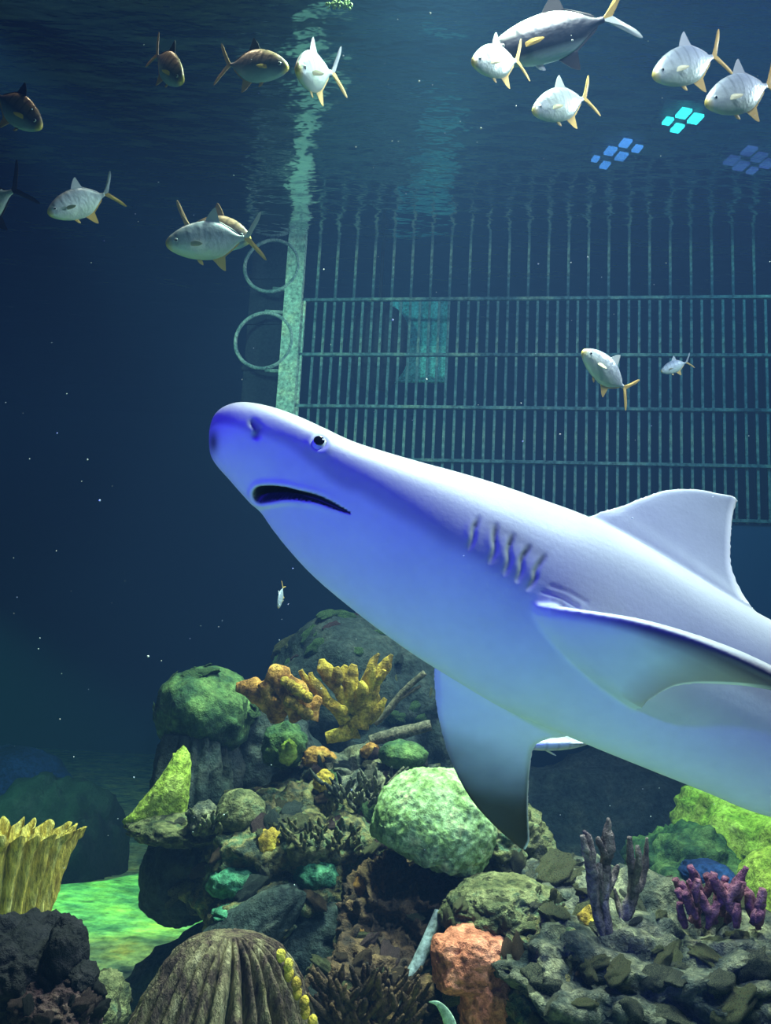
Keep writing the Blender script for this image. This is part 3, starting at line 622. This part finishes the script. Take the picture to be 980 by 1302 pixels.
arr = np.array([[*a, *b, w_, m_, z_] for a, b, w_, m_, z_ in ST], float)
q = catmull(arr, 170)
rings = []; th = np.linspace(0, 2 * np.pi, 64, endpoint=False)
for Tx, Ty, Bx, By, wd_, m_, dz in q:
    d = D0 + dz; T = P(Tx, Ty, d); Bq = P(Bx, By, d); up = T - Bq; H = np.linalg.norm(up); up = up / H
    c = T - up * H * m_; a1, a2 = H * m_, H * (1 - m_)
    sn, cs = np.sin(th), np.cos(th)
    ev = np.interp(Tx, [268, 300, 420, 650, 900], [1.0, 1.2, 1.42, 1.3, 1.08])
    vert = np.where(sn > 0, a1 * np.abs(sn) ** 0.9, -a2 * np.abs(sn) ** ev)
    hor = wd_ * d / F * np.sign(cs) * np.abs(cs) ** np.where(sn > 0, 0.9, ev)
    rings.append(c + vert[:, None] * up + hor[:, None] * FWD)
SV, SF = [], []; nn_ = 0
def sadd(VF):
    global nn_
    V, Fc = VF; SV.append(V); SF.extend([[i + nn_ for i in f] for f in Fc]); nn_ += len(V)
sadd(loft(rings))
def fin(secs, n=40):
    """secs: (leading px, py, depth, trailing px, py, depth, thickness m); aerofoil sections from root to tip"""
    s_ = catmull(np.array(secs, float), n); LE = np.array([P(a[0], a[1], a[2]) for a in s_]); TE = np.array([P(a[3], a[4], a[5]) for a in s_])
    C = (LE + TE) / 2; sp_ = np.gradient(C, axis=0); R = []
    t_ = np.concatenate([np.linspace(0, 1, 16), np.linspace(1, 0, 16)[1:-1]]); sg = np.r_[np.ones(16), -np.ones(14)]
    for i in range(n):
        ch = TE[i] - LE[i]; nrm = np.cross(ch, sp_[i]); nrm /= np.linalg.norm(nrm) + 1e-9
        prof = 1.9 * (np.sqrt(t_) * (1 - t_) ** 0.8) * s_[i, 6] / 2 + 0.0036
        R.append(LE[i] + t_[:, None] * ch + (sg * prof)[:, None] * nrm)
    return loft(R)
# near pectoral, reaching out towards the viewer and back
PEC = [(640, 762, 1.60, 800, 905, 1.58, .050), (668, 765, 1.47, 818, 900, 1.46, .046), (735, 774, 1.40, 828, 890, 1.42, .040), (800, 785, 1.35, 862, 872, 1.38, .034),
       (870, 805, 1.30, 915, 869, 1.33, .028), (935, 832, 1.25, 985, 876, 1.28, .024), (1000, 866, 1.21, 1040, 894, 1.23, .018), (1060, 902, 1.17, 1080, 914, 1.18, .010), (1092, 922, 1.15, 1094, 925, 1.15, .005)]
sadd(fin(PEC, 60))
# far pectoral, hanging down
PEF = [(555, 800, 1.62, 730, 905, 1.62, .04), (550, 845, 1.66, 728, 936, 1.67, .032), (551, 880, 1.68, 700, 941, 1.69, .028), (556, 915, 1.70, 681, 952, 1.71, .024), (570, 965, 1.74, 675, 985, 1.74, .020),
       (594, 1012, 1.77, 673, 1024, 1.77, .015), (624, 1047, 1.79, 674, 1053, 1.80, .011), (646, 1066, 1.81, 674, 1069, 1.81, .007), (662, 1079, 1.82, 669, 1080, 1.82, .004)]
sadd(fin(PEF, 60))
# first dorsal
DOR = [(700, 690, 1.60, 955, 800, 1.63, .05), (748, 656, 1.61, 962, 783, 1.63, .032), (786, 643, 1.625, 945, 757, 1.645, .022), (814, 632, 1.64, 931, 725, 1.66, .018), (845, 622.5, 1.66, 929, 690, 1.68, .015),
       (880, 621.5, 1.68, 931, 660, 1.70, .012), (912, 627, 1.70, 934, 645, 1.71, .010), (930, 630, 1.71, 937, 636, 1.715, .007)]
sadd(fin(DOR, 60))
# fins outside the view: second dorsal, pelvics, anal, tail
sadd(fin([(1225, 900, 1.76, 1300, 945, 1.78, .02), (1262, 880, 1.76, 1310, 915, 1.78, .01), (1290, 878, 1.77, 1305, 890, 1.78, .004)], 16))
for dz, ex_ in ((-.05, -.10), (.05, .10)):
    sadd(fin([(1150, 1060, 1.72 + dz, 1230, 1070, 1.74 + dz, .02), (1190, 1095, 1.72 + dz + ex_ * .7, 1245, 1092, 1.74 + dz + ex_ * .7, .012), (1225, 1118, 1.73 + dz + ex_, 1240, 1112, 1.73 + dz + ex_, .005)], 16))
sadd(fin([(1320, 1075, 1.84, 1380, 1080, 1.86, .02), (1350, 1105, 1.84, 1390, 1100, 1.86, .01), (1375, 1118, 1.85, 1385, 1112, 1.86, .004)], 16))
sadd(fin([(1500, 1010, 1.92, 1555, 1065, 1.96, .03), (1560, 960, 1.98, 1620, 1010, 2.0, .02), (1650, 890, 2.06, 1690, 925, 2.07, .012), (1740, 835, 2.14, 1745, 850, 2.14, .005)], 30))
sadd(fin([(1520, 1060, 1.94, 1575, 1050, 1.97, .03), (1540, 1110, 1.96, 1585, 1090, 1.98, .015), (1560, 1150, 1.98, 1572, 1140, 1.98, .005)], 16))
tmp = mk('shark_hull', np.concatenate(SV), SF, None)
rm = tmp.modifiers.new('r', 'REMESH'); rm.mode = 'VOXEL'; rm.voxel_size = 0.0028
sm = tmp.modifiers.new('s', 'SMOOTH'); sm.factor = 0.5; sm.iterations = 16
dg = bpy.context.evaluated_depsgraph_get(); me = bpy.data.meshes.new_from_object(tmp.evaluated_get(dg))
SO = np.array(tmp.location); bpy.data.objects.remove(tmp)
nv = len(me.vertices); print('SHARK', nv); co = np.zeros(nv * 3); me.vertices.foreach_get('co', co); co = co.reshape(-1, 3) + SO
no = np.zeros(nv * 3); me.vertices.foreach_get('normal', no); no = no.reshape(-1, 3)
pp = proj(co)
# spine lookup: position along the body and fraction from the back (0) to the belly (1)
Tq = np.array([P(a[0], a[1], D0 + a[6]) for a in q]); Bq = np.array([P(a[2], a[3], D0 + a[6]) for a in q]); Cq = (Tq + Bq) / 2
ax = np.gradient(Cq, axis=0); ax /= np.linalg.norm(ax, axis=1)[:, None]
fr = np.zeros(nv); st = np.zeros(nv, int); off = co - 0
for i0 in range(0, nv, 20000):
    c_ = co[i0:i0 + 20000]
    dd = np.abs(np.einsum('ijk,jk->ij', c_[:, None, :] - Cq[None], ax)) + 0.15 * np.linalg.norm(c_[:, None, :] - Cq[None], axis=2)
    k_ = dd.argmin(1); st[i0:i0 + 20000] = k_
    u_ = Bq[k_] - Tq[k_]; fr[i0:i0 + 20000] = np.einsum('ij,ij->i', c_ - Tq[k_], u_) / np.einsum('ij,ij->i', u_, u_)
lat = (co - Cq[st]) @ FWD            # sideways distance from the middle plane
hw = q[st, 4] * D0 / F
onbody = (fr > -0.03) & (fr < 1.03) & (np.abs(lat) < hw * 1.15)
# mirror far-side points onto the near side so that the features sit on both sides of the head
mirp = proj(np.where((lat > 0)[:, None], co - 2 * lat[:, None] * FWD, co))

def seg_dist(p, poly):
    """distance in pixels to a polyline and the position along it, 0..1"""
    poly = np.asarray(poly, float); L_ = np.r_[0, np.cumsum(np.linalg.norm(np.diff(poly, axis=0), axis=1))]
    best = np.full(len(p), 1e9); t = np.zeros(len(p)); side = np.zeros(len(p))
    for i in range(len(poly) - 1):
        a, b_ = poly[i], poly[i + 1]; ab = b_ - a; k_ = np.clip(((p - a) @ ab) / (ab @ ab), 0, 1)
        v_ = p - (a + k_[:, None] * ab); d_ = np.linalg.norm(v_, axis=1); m_ = d_ < best
        best[m_] = d_[m_]; t[m_] = (L_[i] + k_[m_] * (L_[i + 1] - L_[i])) / L_[-1]; side[m_] = (ab[0] * v_[:, 1] - ab[1] * v_[:, 0])[m_]
    return best, t, np.sign(side)
inward = (Cq[st] - co); inward /= np.linalg.norm(inward, axis=1)[:, None] + 1e-9
near2 = mirp[:, :2]
MOUTH = [(333, 628), (345, 627), (362, 627), (382, 630), (402, 634), (420, 641), (444, 652)]
dm, tm, sd = seg_dist(near2, catmull(MOUTH, 40))
dark = np.zeros(nv); headm = onbody & (fr > 0.35)
wm = np.interp(tm, [0, .10, .35, .8, 1], [10, 9.5, 6.0, 3.8, 1.4])
cut = np.where(headm, np.clip(1 - (dm / wm) ** 4, 0, 1), 0)
depth_cut = 0.028 * np.clip(1.15 - tm, 0.25, 1)
co = co + inward * (cut * depth_cut)[:, None]
dark = np.maximum(dark, np.where(headm, np.clip((1.22 - dm / wm) * 5, 0, 1), 0))  # darkness of the mouth cavity, painted into the colour
# lips: soft swelling above and below, and the fold behind the corner
lip = np.where(headm, np.exp(-((dm - wm - 4) / 4.0) ** 2), 0) * (1 - tm) * 0.0035
co = co - inward * lip[:, None]
# gill slits
GILL = [[(608, 660), (603, 672), (602, 684), (597, 697)], [(631, 668), (629, 684), (630, 698), (624, 714)], [(652, 681), (647, 698), (648, 712), (643, 728)],
        [(673, 695), (664, 710), (663, 724), (658, 738)], [(692, 708), (682, 724), (680, 736), (672, 748)]]
gd = np.zeros(nv); rng_n2 = fbm(co * 45, 2)
for gl_ in GILL:
    dg_, tg_, sg_ = seg_dist(near2, catmull(gl_, 12))
    ok = onbody & (np.abs(lat) > 0.02)
    pr_ = np.exp(-(dg_ / 3.2) ** 2) * np.sin(np.pi * np.clip(tg_ * 0.9 + 0.05, 0, 1)) ** 0.5
    flap = np.exp(-((dg_ - 7) / 5.0) ** 2) * (sg_ > 0)
    co = co + inward * np.where(ok, pr_ * 0.0042 - flap * 0.0018 * np.sin(np.pi * tg_), 0)[:, None]
    gd = np.maximum(gd, np.where(ok, pr_ * (0.30 + 0.5 * (tg_ < 0.25) + 0.35 * (rng_n2 > 0.1)), 0))  # shade inside the slits goes into the colour too
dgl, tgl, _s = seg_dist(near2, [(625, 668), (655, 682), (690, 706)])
gshade = np.where(onbody, np.exp(-(dgl / 7) ** 2) * 0.25, 0)  # painted shading across the gaps between the slits
# faint wrinkles ahead of the gills and behind the pectoral root
for ln, am in (([(690, 752), (715, 760), (735, 772)], .0018), ([(700, 745), (722, 752), (745, 765)], .0012)):
    d_, t_, _q = seg_dist(near2, ln); co = co + inward * np.where(onbody, np.exp(-(d_ / 2.5) ** 2) * am, 0)[:, None]
# ridge from snout over the eye, eye socket, nostril
EYE = np.array([406, 562.5]); de = np.linalg.norm(near2 - EYE, axis=1)
hm = onbody & (np.abs(lat) > hw * 0.3)
co = co - inward * np.where(hm, np.exp(-((de - 13) / 5) ** 2) * 0.0022, 0)[:, None] + inward * np.where(hm, np.exp(-(de / 8) ** 2) * 0.006, 0)[:, None]
dn, tn, _q = seg_dist(near2, [(322, 537), (328, 545), (326, 553)])
co = co + inward * np.where(onbody, np.exp(-(dn / 5) ** 2) * 0.007, 0)[:, None]
# pigment: grey back, white belly, dusky fin tips, plus painted edge light and recess shade
rng_n = fbm(co * 9, 3); fine_n = fbm(co * 60, 3)
bnd = np.interp(st, [0, 10, 40, 90, 169], [0.45, 0.36, 0.30, 0.42, 0.40])
k_ = np.clip((fr - bnd + 0.05 * rng_n) / 0.10 + 0.5, 0, 1); k_ = k_ * k_ * (3 - 2 * k_)
top = np.array([0.38, 0.39, 0.42]); bel = np.array([0.62, 0.66, 0.66])
colr = top * (1 - k_)[:, None] + bel * k_[:, None]
colr *= (1 + 0.07 * rng_n + 0.05 * fine_n)[:, None]
pxy = pp[:, :2]
farfin = (pp[:, 2] > 1.63) & (fr > 0.98) & (pxy[:, 0] < 740)
tipk = np.where(farfin, np.clip((pxy[:, 1] + (640 - pxy[:, 0]) * 0.35 - 925 + 25 * rng_n) / 105, 0, 1), 0); tipk = tipk * tipk * (3 - 2 * tipk)
colr = colr * (1 - tipk)[:, None] + np.array([0.008, 0.007, 0.014]) * tipk[:, None]
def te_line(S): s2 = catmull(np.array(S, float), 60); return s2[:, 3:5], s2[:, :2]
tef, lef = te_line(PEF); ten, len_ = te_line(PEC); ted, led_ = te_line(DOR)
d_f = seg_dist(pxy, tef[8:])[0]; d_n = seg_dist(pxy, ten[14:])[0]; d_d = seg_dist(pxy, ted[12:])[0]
nearfin = (pp[:, 2] < 1.45) & (pxy[:, 1] > 760)
kb = np.where(nearfin & (pxy[:, 0] > 790), np.clip(1 - d_n / 42, 0, 1) * 0.75, 0)
colr = colr * (1 - kb)[:, None] + np.array([0.30, 0.22, 0.20]) * kb[:, None]
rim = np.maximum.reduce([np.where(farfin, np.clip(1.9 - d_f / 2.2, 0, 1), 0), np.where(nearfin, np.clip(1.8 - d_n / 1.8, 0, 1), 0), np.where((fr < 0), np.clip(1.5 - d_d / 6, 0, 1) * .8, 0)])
colr = colr * (1 - rim)[:, None] + np.array([0.85, 0.82, 0.78]) * rim[:, None]  # backlit highlight of the thin trailing edges, painted into the skin
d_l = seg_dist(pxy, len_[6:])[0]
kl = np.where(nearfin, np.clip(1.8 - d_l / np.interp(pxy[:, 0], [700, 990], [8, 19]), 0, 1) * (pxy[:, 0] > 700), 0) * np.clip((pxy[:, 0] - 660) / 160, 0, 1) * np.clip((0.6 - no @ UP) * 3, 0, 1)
colr = colr * (1 - 0.85 * kl)[:, None] + np.array([0.05, 0.035, 0.10]) * (0.85 * kl)[:, None]  # shadow side of the rounded leading edge, painted dark
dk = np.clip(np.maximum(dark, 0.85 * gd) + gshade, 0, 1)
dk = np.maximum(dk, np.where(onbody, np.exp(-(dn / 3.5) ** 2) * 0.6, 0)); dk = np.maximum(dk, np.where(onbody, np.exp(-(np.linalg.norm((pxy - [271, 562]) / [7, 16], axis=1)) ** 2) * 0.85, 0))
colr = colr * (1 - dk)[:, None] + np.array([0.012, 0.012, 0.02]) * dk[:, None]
ringk = np.where(hm, np.exp(-((de - 11) / 2.5) ** 2) * 0.35, 0); colr = colr * (1 - ringk)[:, None] + np.array([0.75, 0.78, 0.82]) * ringk[:, None]
me.vertices.foreach_set('co', (co - SO).ravel())
at = me.color_attributes.new('pigment_and_shading', 'FLOAT_COLOR', 'POINT'); at.data.foreach_set('color', np.c_[np.clip(colr, 0, 1), np.ones(nv)].ravel())
me.polygons.foreach_set('use_smooth', [True] * len(me.polygons)); me.update()
m, t, b = nodes('shark_skin'); N = t.nodes.new; L = t.links.new
an = N('ShaderNodeAttribute'); an.attribute_name = 'pigment_and_shading'; L(an.outputs['Color'], b.inputs['Base Color'])
b.inputs['Roughness'].default_value = 0.5; b.inputs['Specular IOR Level'].default_value = 0.35
nz = N('ShaderNodeTexNoise'); nz.inputs['Scale'].default_value = 120; nz.inputs['Detail'].default_value = 4; bp = N('ShaderNodeBump'); bp.inputs['Strength'].default_value = 0.12; bp.inputs['Distance'].default_value = 0.004
tc = N('ShaderNodeTexCoord'); L(tc.outputs['Object'], nz.inputs['Vector']); L(nz.outputs[0], bp.inputs['Height']); L(bp.outputs[0], b.inputs['Normal'])
shark_root = empty('shark', SO, 'large grey shark with white belly swimming across the tank, mouth slightly open', 'shark')
me.materials.append(m); me.name = 'body'
body = bpy.data.objects.new('body', me); COL.objects.link(body); body.parent = shark_root
# eyes
M['eye_w'] = plain('pale_eye', (0.55, 0.60, 0.66), 0.15); M['pupil'] = plain('eye_pupil', (0.004, 0.004, 0.008), 0.05, 0, 0.8)
for sgn in (-1, 1):
    sel = hm & (de < 7) & (lat * sgn > 0)
    c_ = co[sel].mean(0); nrm = no[sel].mean(0); nrm /= np.linalg.norm(nrm)
    V, Fc = ico(4); e = mk('eye', V * 0.0160 + c_ - nrm * 0.0080 - SO, Fc, M['eye_w'], shark_root)
    vp = V[:, 2:3] * 0
    zq = Vector(nrm).to_track_quat('Z', 'Y').to_matrix(); Rp = np.array(zq)
    cap = V * np.array([0.0092, 0.0092, 0.0034]) @ Rp.T
    mk('pupil', cap + c_ - nrm * 0.0080 + nrm * 0.0152 - SO, Fc, M['pupil'], e)

# ------------------------------------------------------------------ pompano
def fishmat(name, back, side, belly, bars=0.3, wide=False):
    m, t, b = nodes(name); N = t.nodes.new; L = t.links.new
    tc = N('ShaderNodeTexCoord'); sx = N('ShaderNodeSeparateXYZ'); L(tc.outputs['Object'], sx.inputs[0])
    r = N('ShaderNodeValToRGB'); e = r.color_ramp.elements; e[0].position = 0.12 if wide else 0.22; e[0].color = (*belly, 1); e[1].position = 0.80; e[1].color = (*back, 1); x = e.new(0.30 if wide else 0.5); x.color = (*side, 1)
    if wide: x = e.new(0.62); x.color = (*side, 1)
    mr = N('ShaderNodeMapRange'); mr.inputs[1].default_value = -0.22; mr.inputs[2].default_value = 0.22; L(sx.outputs['Z'], mr.inputs[0]); L(mr.outputs[0], r.inputs[0])
    nz = N('ShaderNodeTexNoise'); nz.inputs['Scale'].default_value = 14; L(tc.outputs['Object'], nz.inputs['Vector'])
    # vertical dusky bars on the flank
    wv = N('ShaderNodeMath'); wv.operation = 'MULTIPLY'; wv.inputs[1].default_value = 52; L(sx.outputs['X'], wv.inputs[0])
    sn = N('ShaderNodeMath'); sn.operation = 'SINE'; L(wv.outputs[0], sn.inputs[0])
    m2 = N('ShaderNodeMapRange'); m2.inputs[1].default_value = 0.55; m2.inputs[2].default_value = 1.0; L(sn.outputs[0], m2.inputs[0])
    m3 = N('ShaderNodeMapRange'); m3.inputs[1].default_value = -0.06; m3.inputs[2].default_value = 0.10; L(sx.outputs['Z'], m3.inputs[0])
    mm = N('ShaderNodeMath'); mm.operation = 'MULTIPLY'; L(m2.outputs[0], mm.inputs[0]); L(m3.outputs[0], mm.inputs[1])
    mb_ = N('ShaderNodeMath'); mb_.operation = 'MULTIPLY'; mb_.inputs[1].default_value = bars; L(mm.outputs[0], mb_.inputs[0])
    mx = N('ShaderNodeMix'); mx.data_type = 'RGBA'; mx.inputs[7].default_value = (0.04, 0.05, 0.08, 1); L(mb_.outputs[0], mx.inputs[0]); L(r.outputs[0], mx.inputs[6])
    # yellow snout
    m4 = N('ShaderNodeMapRange'); m4.inputs[1].default_value = 0.43; m4.inputs[2].default_value = 0.50; L(sx.outputs['X'], m4.inputs[0])
    my = N('ShaderNodeMix'); my.data_type = 'RGBA'; my.inputs[7].default_value = (0.7, 0.55, 0.12, 1); L(m4.outputs[0], my.inputs[0]); L(mx.outputs[2], my.inputs[6])
    L(my.outputs[2], b.inputs['Base Color']); b.inputs['Roughness'].default_value = 0.38; b.inputs['Metallic'].default_value = 0.15; b.inputs['Specular IOR Level'].default_value = 0.6
    bp = N('ShaderNodeBump'); bp.inputs['Strength'].default_value = 0.15; bp.inputs['Distance'].default_value = 0.02; L(nz.outputs[0], bp.inputs['Height']); L(bp.outputs[0], b.inputs['Normal'])
    return m
M['fish'] = fishmat('silver_blue_scales', (0.36, 0.42, 0.55), (0.52, 0.60, 0.68), (0.50, 0.62, 0.55))
M['fishd'] = fishmat('warm_lit_shaded_scales', (0.42, 0.30, 0.20), (0.10, 0.12, 0.20), (0.30, 0.45, 0.55), 0.45)  # warm light on the back and shaded flank painted into the scales
M['fishs'] = fishmat('top_lit_dark_flank_scales', (0.85, 0.86, 0.90), (0.015, 0.018, 0.04), (0.40, 0.55, 0.6), 0.9, True)  # lit back and dark reflection on the flank painted into the scales
M['fin_y'] = plain('yellow_fin', (0.75, 0.50, 0.14), 0.5); M['fin_g'] = plain('pale_grey_fin', (0.55, 0.60, 0.68), 0.5); M['fin_d'] = plain('dusky_fin', (0.02, 0.018, 0.03), 0.5)
M['fin_p'] = plain('cream_fin', (0.72, 0.68, 0.50), 0.5); M['fin_b'] = plain('bronze_fin', (0.50, 0.32, 0.18), 0.5)

def make_fish(bend, sk, fins):
    root = empty('pompano', (0, 0, 0)); prt = []
    # x, top, bottom, half width
    S = np.array([(0.50, .010, -.020, .010), (0.485, .040, -.050, .028), (0.44, .080, -.090, .045), (0.36, .130, -.135, .062), (0.26, .172, -.172, .072), (0.14, .200, -.195, .076),
                  (0.02, .205, -.198, .072), (-0.08, .180, -.175, .060), (-0.17, .125, -.122, .042), (-0.24, .065, -.068, .026), (-0.29, .032, -.034, .016), (-0.33, .026, -.027, .010)])
    qq = catmull(S, 40); th = np.linspace(0, 2 * np.pi, 28, endpoint=False)
    yb = lambda x: bend * np.clip(0.15 - x, 0, 1) ** 2
    R = [np.stack([th * 0 + x, yb(x) + w_ * np.sign(np.cos(th)) * np.abs(np.cos(th)) ** 1.1, (a + b_) / 2 + (a - b_) / 2 * np.sin(th)], -1) for x, a, b_, w_ in qq]
    V, Fc = loft(R); mk('body', V, Fc, M[sk], root)
    def plate(name, pts, th_, mat, M4=None, par=root):
        pts = np.array(pts, float); n = len(pts); c = pts.mean(0)
        V = []
        for s_ in (1, -1):
            for p in pts: V.append((p[0], s_ * th_ * 0.35, p[1]))
        V.append((c[0], th_, c[1])); V.append((c[0], -th_, c[1])); V = np.array(V)
        V[:, 1] += yb(V[:, 0])
        Fc = [[i, (i + 1) % n, 2 * n] for i in range(n)] + [[n + (i + 1) % n, n + i, 2 * n + 1] for i in range(n)] + [[i, n + i, n + (i + 1) % n, (i + 1) % n] for i in range(n)]
        if M4 is not None: V = V @ np.array(M4.to_3x3()).T + np.array(M4.translation)
        return mk(name, V, Fc, M[mat], par, smooth=False)
    up_ = catmull([(-.31, .0), (-.36, .05), (-.43, .14), (-.50, .235), (-.53, .25), (-.50, .17), (-.44, .08), (-.40, .02), (-.385, 0)], 24)
    plate('tail_lobe', np.r_[up_, [[-.32, -.01]]], 0.010, fins[0]); lo_ = up_ * [1, -1]; plate('tail_lobe', np.r_[lo_, [[-.32, .01]]], 0.010, fins[1])
    plate('dorsal_fin', catmull([(.06, .19), (.03, .24), (-.03, .31), (-.075, .335), (-.06, .27), (-.065, .215), (-.12, .175), (-.20, .12), (-.27, .06), (-.26, .03), (-.10, .12), (.02, .16)], 30), 0.008, fins[2])
    plate('anal_fin', catmull([(.04, -.18), (0, -.23), (-.055, -.30), (-.10, -.325), (-.085, -.26), (-.085, -.205), (-.13, -.165), (-.20, -.115), (-.27, -.06), (-.26, -.03), (-.10, -.12), (.0, -.16)], 30), 0.008, fins[3])
    plate('pelvic_fin', catmull([(.20, -.17), (.17, -.225), (.13, -.245), (.14, -.18)], 12), 0.006, fins[1])
    for s_ in (1, -1):
        M4 = Matrix.Translation((0.245, s_ * 0.068, -0.03)) @ Matrix.Rotation(-s_ * math.radians(28), 4, 'Z') @ Matrix.Rotation(s_ * math.radians(14), 4, 'X')
        pts = catmull([(0, .022), (-.06, .026), (-.13, -.012), (-.10, -.03), (-.05, -.028), (0, -.018)], 18)
        V0 = yb; plate('pectoral_fin', pts, 0.006, fins[4], M4)
        V, Fc = ico(3); e = mk('eye', V * [0.024, 0.010, 0.024] + [0.395, s_ * 0.050, 0.022], Fc, M['eye_w'], root)
        mk('pupil', V * [0.014, 0.006, 0.014] + [0.397, s_ * 0.0575, 0.022], Fc, M['pupil'], e)
    return root
PROTO = {}
def place_fish(kind, px, py, d, L_px, head, yaw, roll, label, group=None, slim=1.0):
    """px, py = middle of the fish; head = image angle of the nose (deg, 0 right, 180 left, positive up); yaw = nose towards the viewer"""
    specs = {'s': (0.0, 'fish', ('fin_y', 'fin_y', 'fin_g', 'fin_y', 'fin_p')), 'sb': (0.35, 'fish', ('fin_g', 'fin_y', 'fin_g', 'fin_y', 'fin_p')),
             'd': (0.0, 'fishd', ('fin_b', 'fin_b', 'fin_d', 'fin_b', 'fin_y')), 'db': (-0.4, 'fishd', ('fin_b', 'fin_b', 'fin_b', 'fin_b', 'fin_y')), 'l': (0.25, 'fishs', ('fin_y', 'fin_g', 'fin_d', 'fin_d', 'fin_y')), 'w': (0.0, 'fish', ('fin_g',) * 5), 'k': (0.3, 'fish', ('fin_d', 'fin_d', 'fin_d', 'fin_d', 'fin_g'))}
    if kind not in PROTO: r = PROTO[kind] = make_fish(*specs[kind])
    else:
        r = PROTO[kind].copy(); COL.objects.link(r)
        for ch in PROTO[kind].children:
            if ch.parent != PROTO[kind]: continue
            c = ch.copy(); COL.objects.link(c); c.parent = r
            for g_ in ch.children: e_ = g_.copy(); COL.objects.link(e_); e_.parent = c
    a, yw = math.radians(head), math.radians(yaw)
    nose = math.cos(yw) * (math.cos(a) * RIGHT + math.sin(a) * UP) + math.sin(yw) * BACK
    z = UP - (UP @ nose) * nose
    if np.linalg.norm(z) < 0.35: z = (-math.copysign(1, math.cos(a))) * RIGHT * 1.0; z = z - (z @ nose) * nose
    z /= np.linalg.norm(z); y = np.cross(z, nose)
    rr = math.radians(roll); z2 = math.cos(rr) * z + math.sin(rr) * y; y2 = np.cross(z2, nose)
    s = L_px * d / F
    c = P(px, py, d)
    r.matrix_world = Matrix([[nose[i] * s, y2[i] * s, z2[i] * s * slim, c[i]] for i in range(3)] + [[0, 0, 0, 1]])
    return tag(r, label, 'fish', group)
FG = None
place_fish('d', 20, 138, 3.2, 100, -38, 15, 0, 'blue-grey pompano cut by the frame edge, head down, above the black-finned one')
place_fish('d', 213, 84, 3.3, 92, -52, 30, 0, 'warm-lit pompano with upright tail, head down, the first of the pair at the top')
place_fish('d', 322, 84, 3.3, 104, -14, 22, 0, 'warm-lit pompano facing the front-view silver pompano')
place_fish('sb', 399, 92, 3.1, 122, 235, 62, 0, 'pale silver pompano seen nearly head on above the mossy post')
place_fish('k', -20, 262, 3.0, 120, 208, 10, 0, 'pompano with long black tail forks, its head outside the frame')
place_fish('sb', 103, 258, 3.3, 92, 212, 30, 0, 'brown and silver pompano swimming towards the black tail forks')
place_fish('db', 275, 296, 3.5, 108, -18, 24, 0, 'warm-lit pompano facing right behind its crossing partner near the hoops')
place_fish('sb', 270, 306, 3.2, 118, 190, 20, 10, 'silver-bellied pompano crossing in front of a warm-lit one near the hoops')
place_fish('s', 634, 78, 2.95, 104, 205, 38, 0, 'pale pompano overlapping the head of the larger dark-flanked one at the top')
place_fish('l', 706, 46, 3.15, 190, 199, 6, 6, 'largest pompano, dark flanked with striped back, at the top of the view', slim=0.78)
place_fish('s', 716, 132, 3.3, 104, 205, 25, 0, 'silver pompano with raised fins just below the largest one')
place_fish('s', 876, 82, 3.3, 120, 205, 18, 0, 'silver pompano with yellow tail above the cyan lamp, complete in view')
place_fish('s', 944, 118, 3.2, 124, 203, 18, 0, 'silver pompano cut by the frame edge next to the cyan lamp')
place_fish('s', 772, 474, 3.1, 96, 146, 25, 0, 'silver pompano with yellow nose swimming alone in front of the grate')
place_fish('sb', 858, 466, 5.6, 40, 200, 5, 0, 'faint small fish in the haze before the grate')
place_fish('s', 357, 758, 4.0, 34, -100, 30, 0, 'tiny yellowish fish head down above the reef')
place_fish('w', 722, 944, 2.3, 118, 182, 5, 78, 'white fish belly just showing behind the shark far pectoral fin')

# drifting specks
rs = np.random.RandomState(3); mb = MB(); V0, F0 = ico(1)
for i in range(170):
    px, py, d = rs.uniform(0, 980), rs.uniform(0, 1150), rs.uniform(1.0, 3.2)
    if d > 1.3: d = max(d, 1.0)
    mb.add(V0 * rs.choice([0.5, 0.7, 1.0, 1.5], p=[.4, .3, .2, .1]) * d / F * rs.uniform(.7, 1.1) + P(px, py, d), F0)
tag(mb.build('drifting_particles', plain('white_speck', (0.8, 0.85, 0.9), 0.6)), 'tiny white particles drifting in the water', 'particles', kind='stuff')
# floating foam scraps under the surface
mb = MB()
for i in range(60):
    x, y = 435 + rs.normal() * 9, 6 + rs.normal() * 3; d = 3.5
    mb.add(V0 * rs.uniform(1, 2.6) * d / F + P(x, y, d), F0)
tag(mb.build('foam_scraps', M['brain']), 'small cluster of pale food scraps floating at the top of the view', 'debris', kind='stuff')
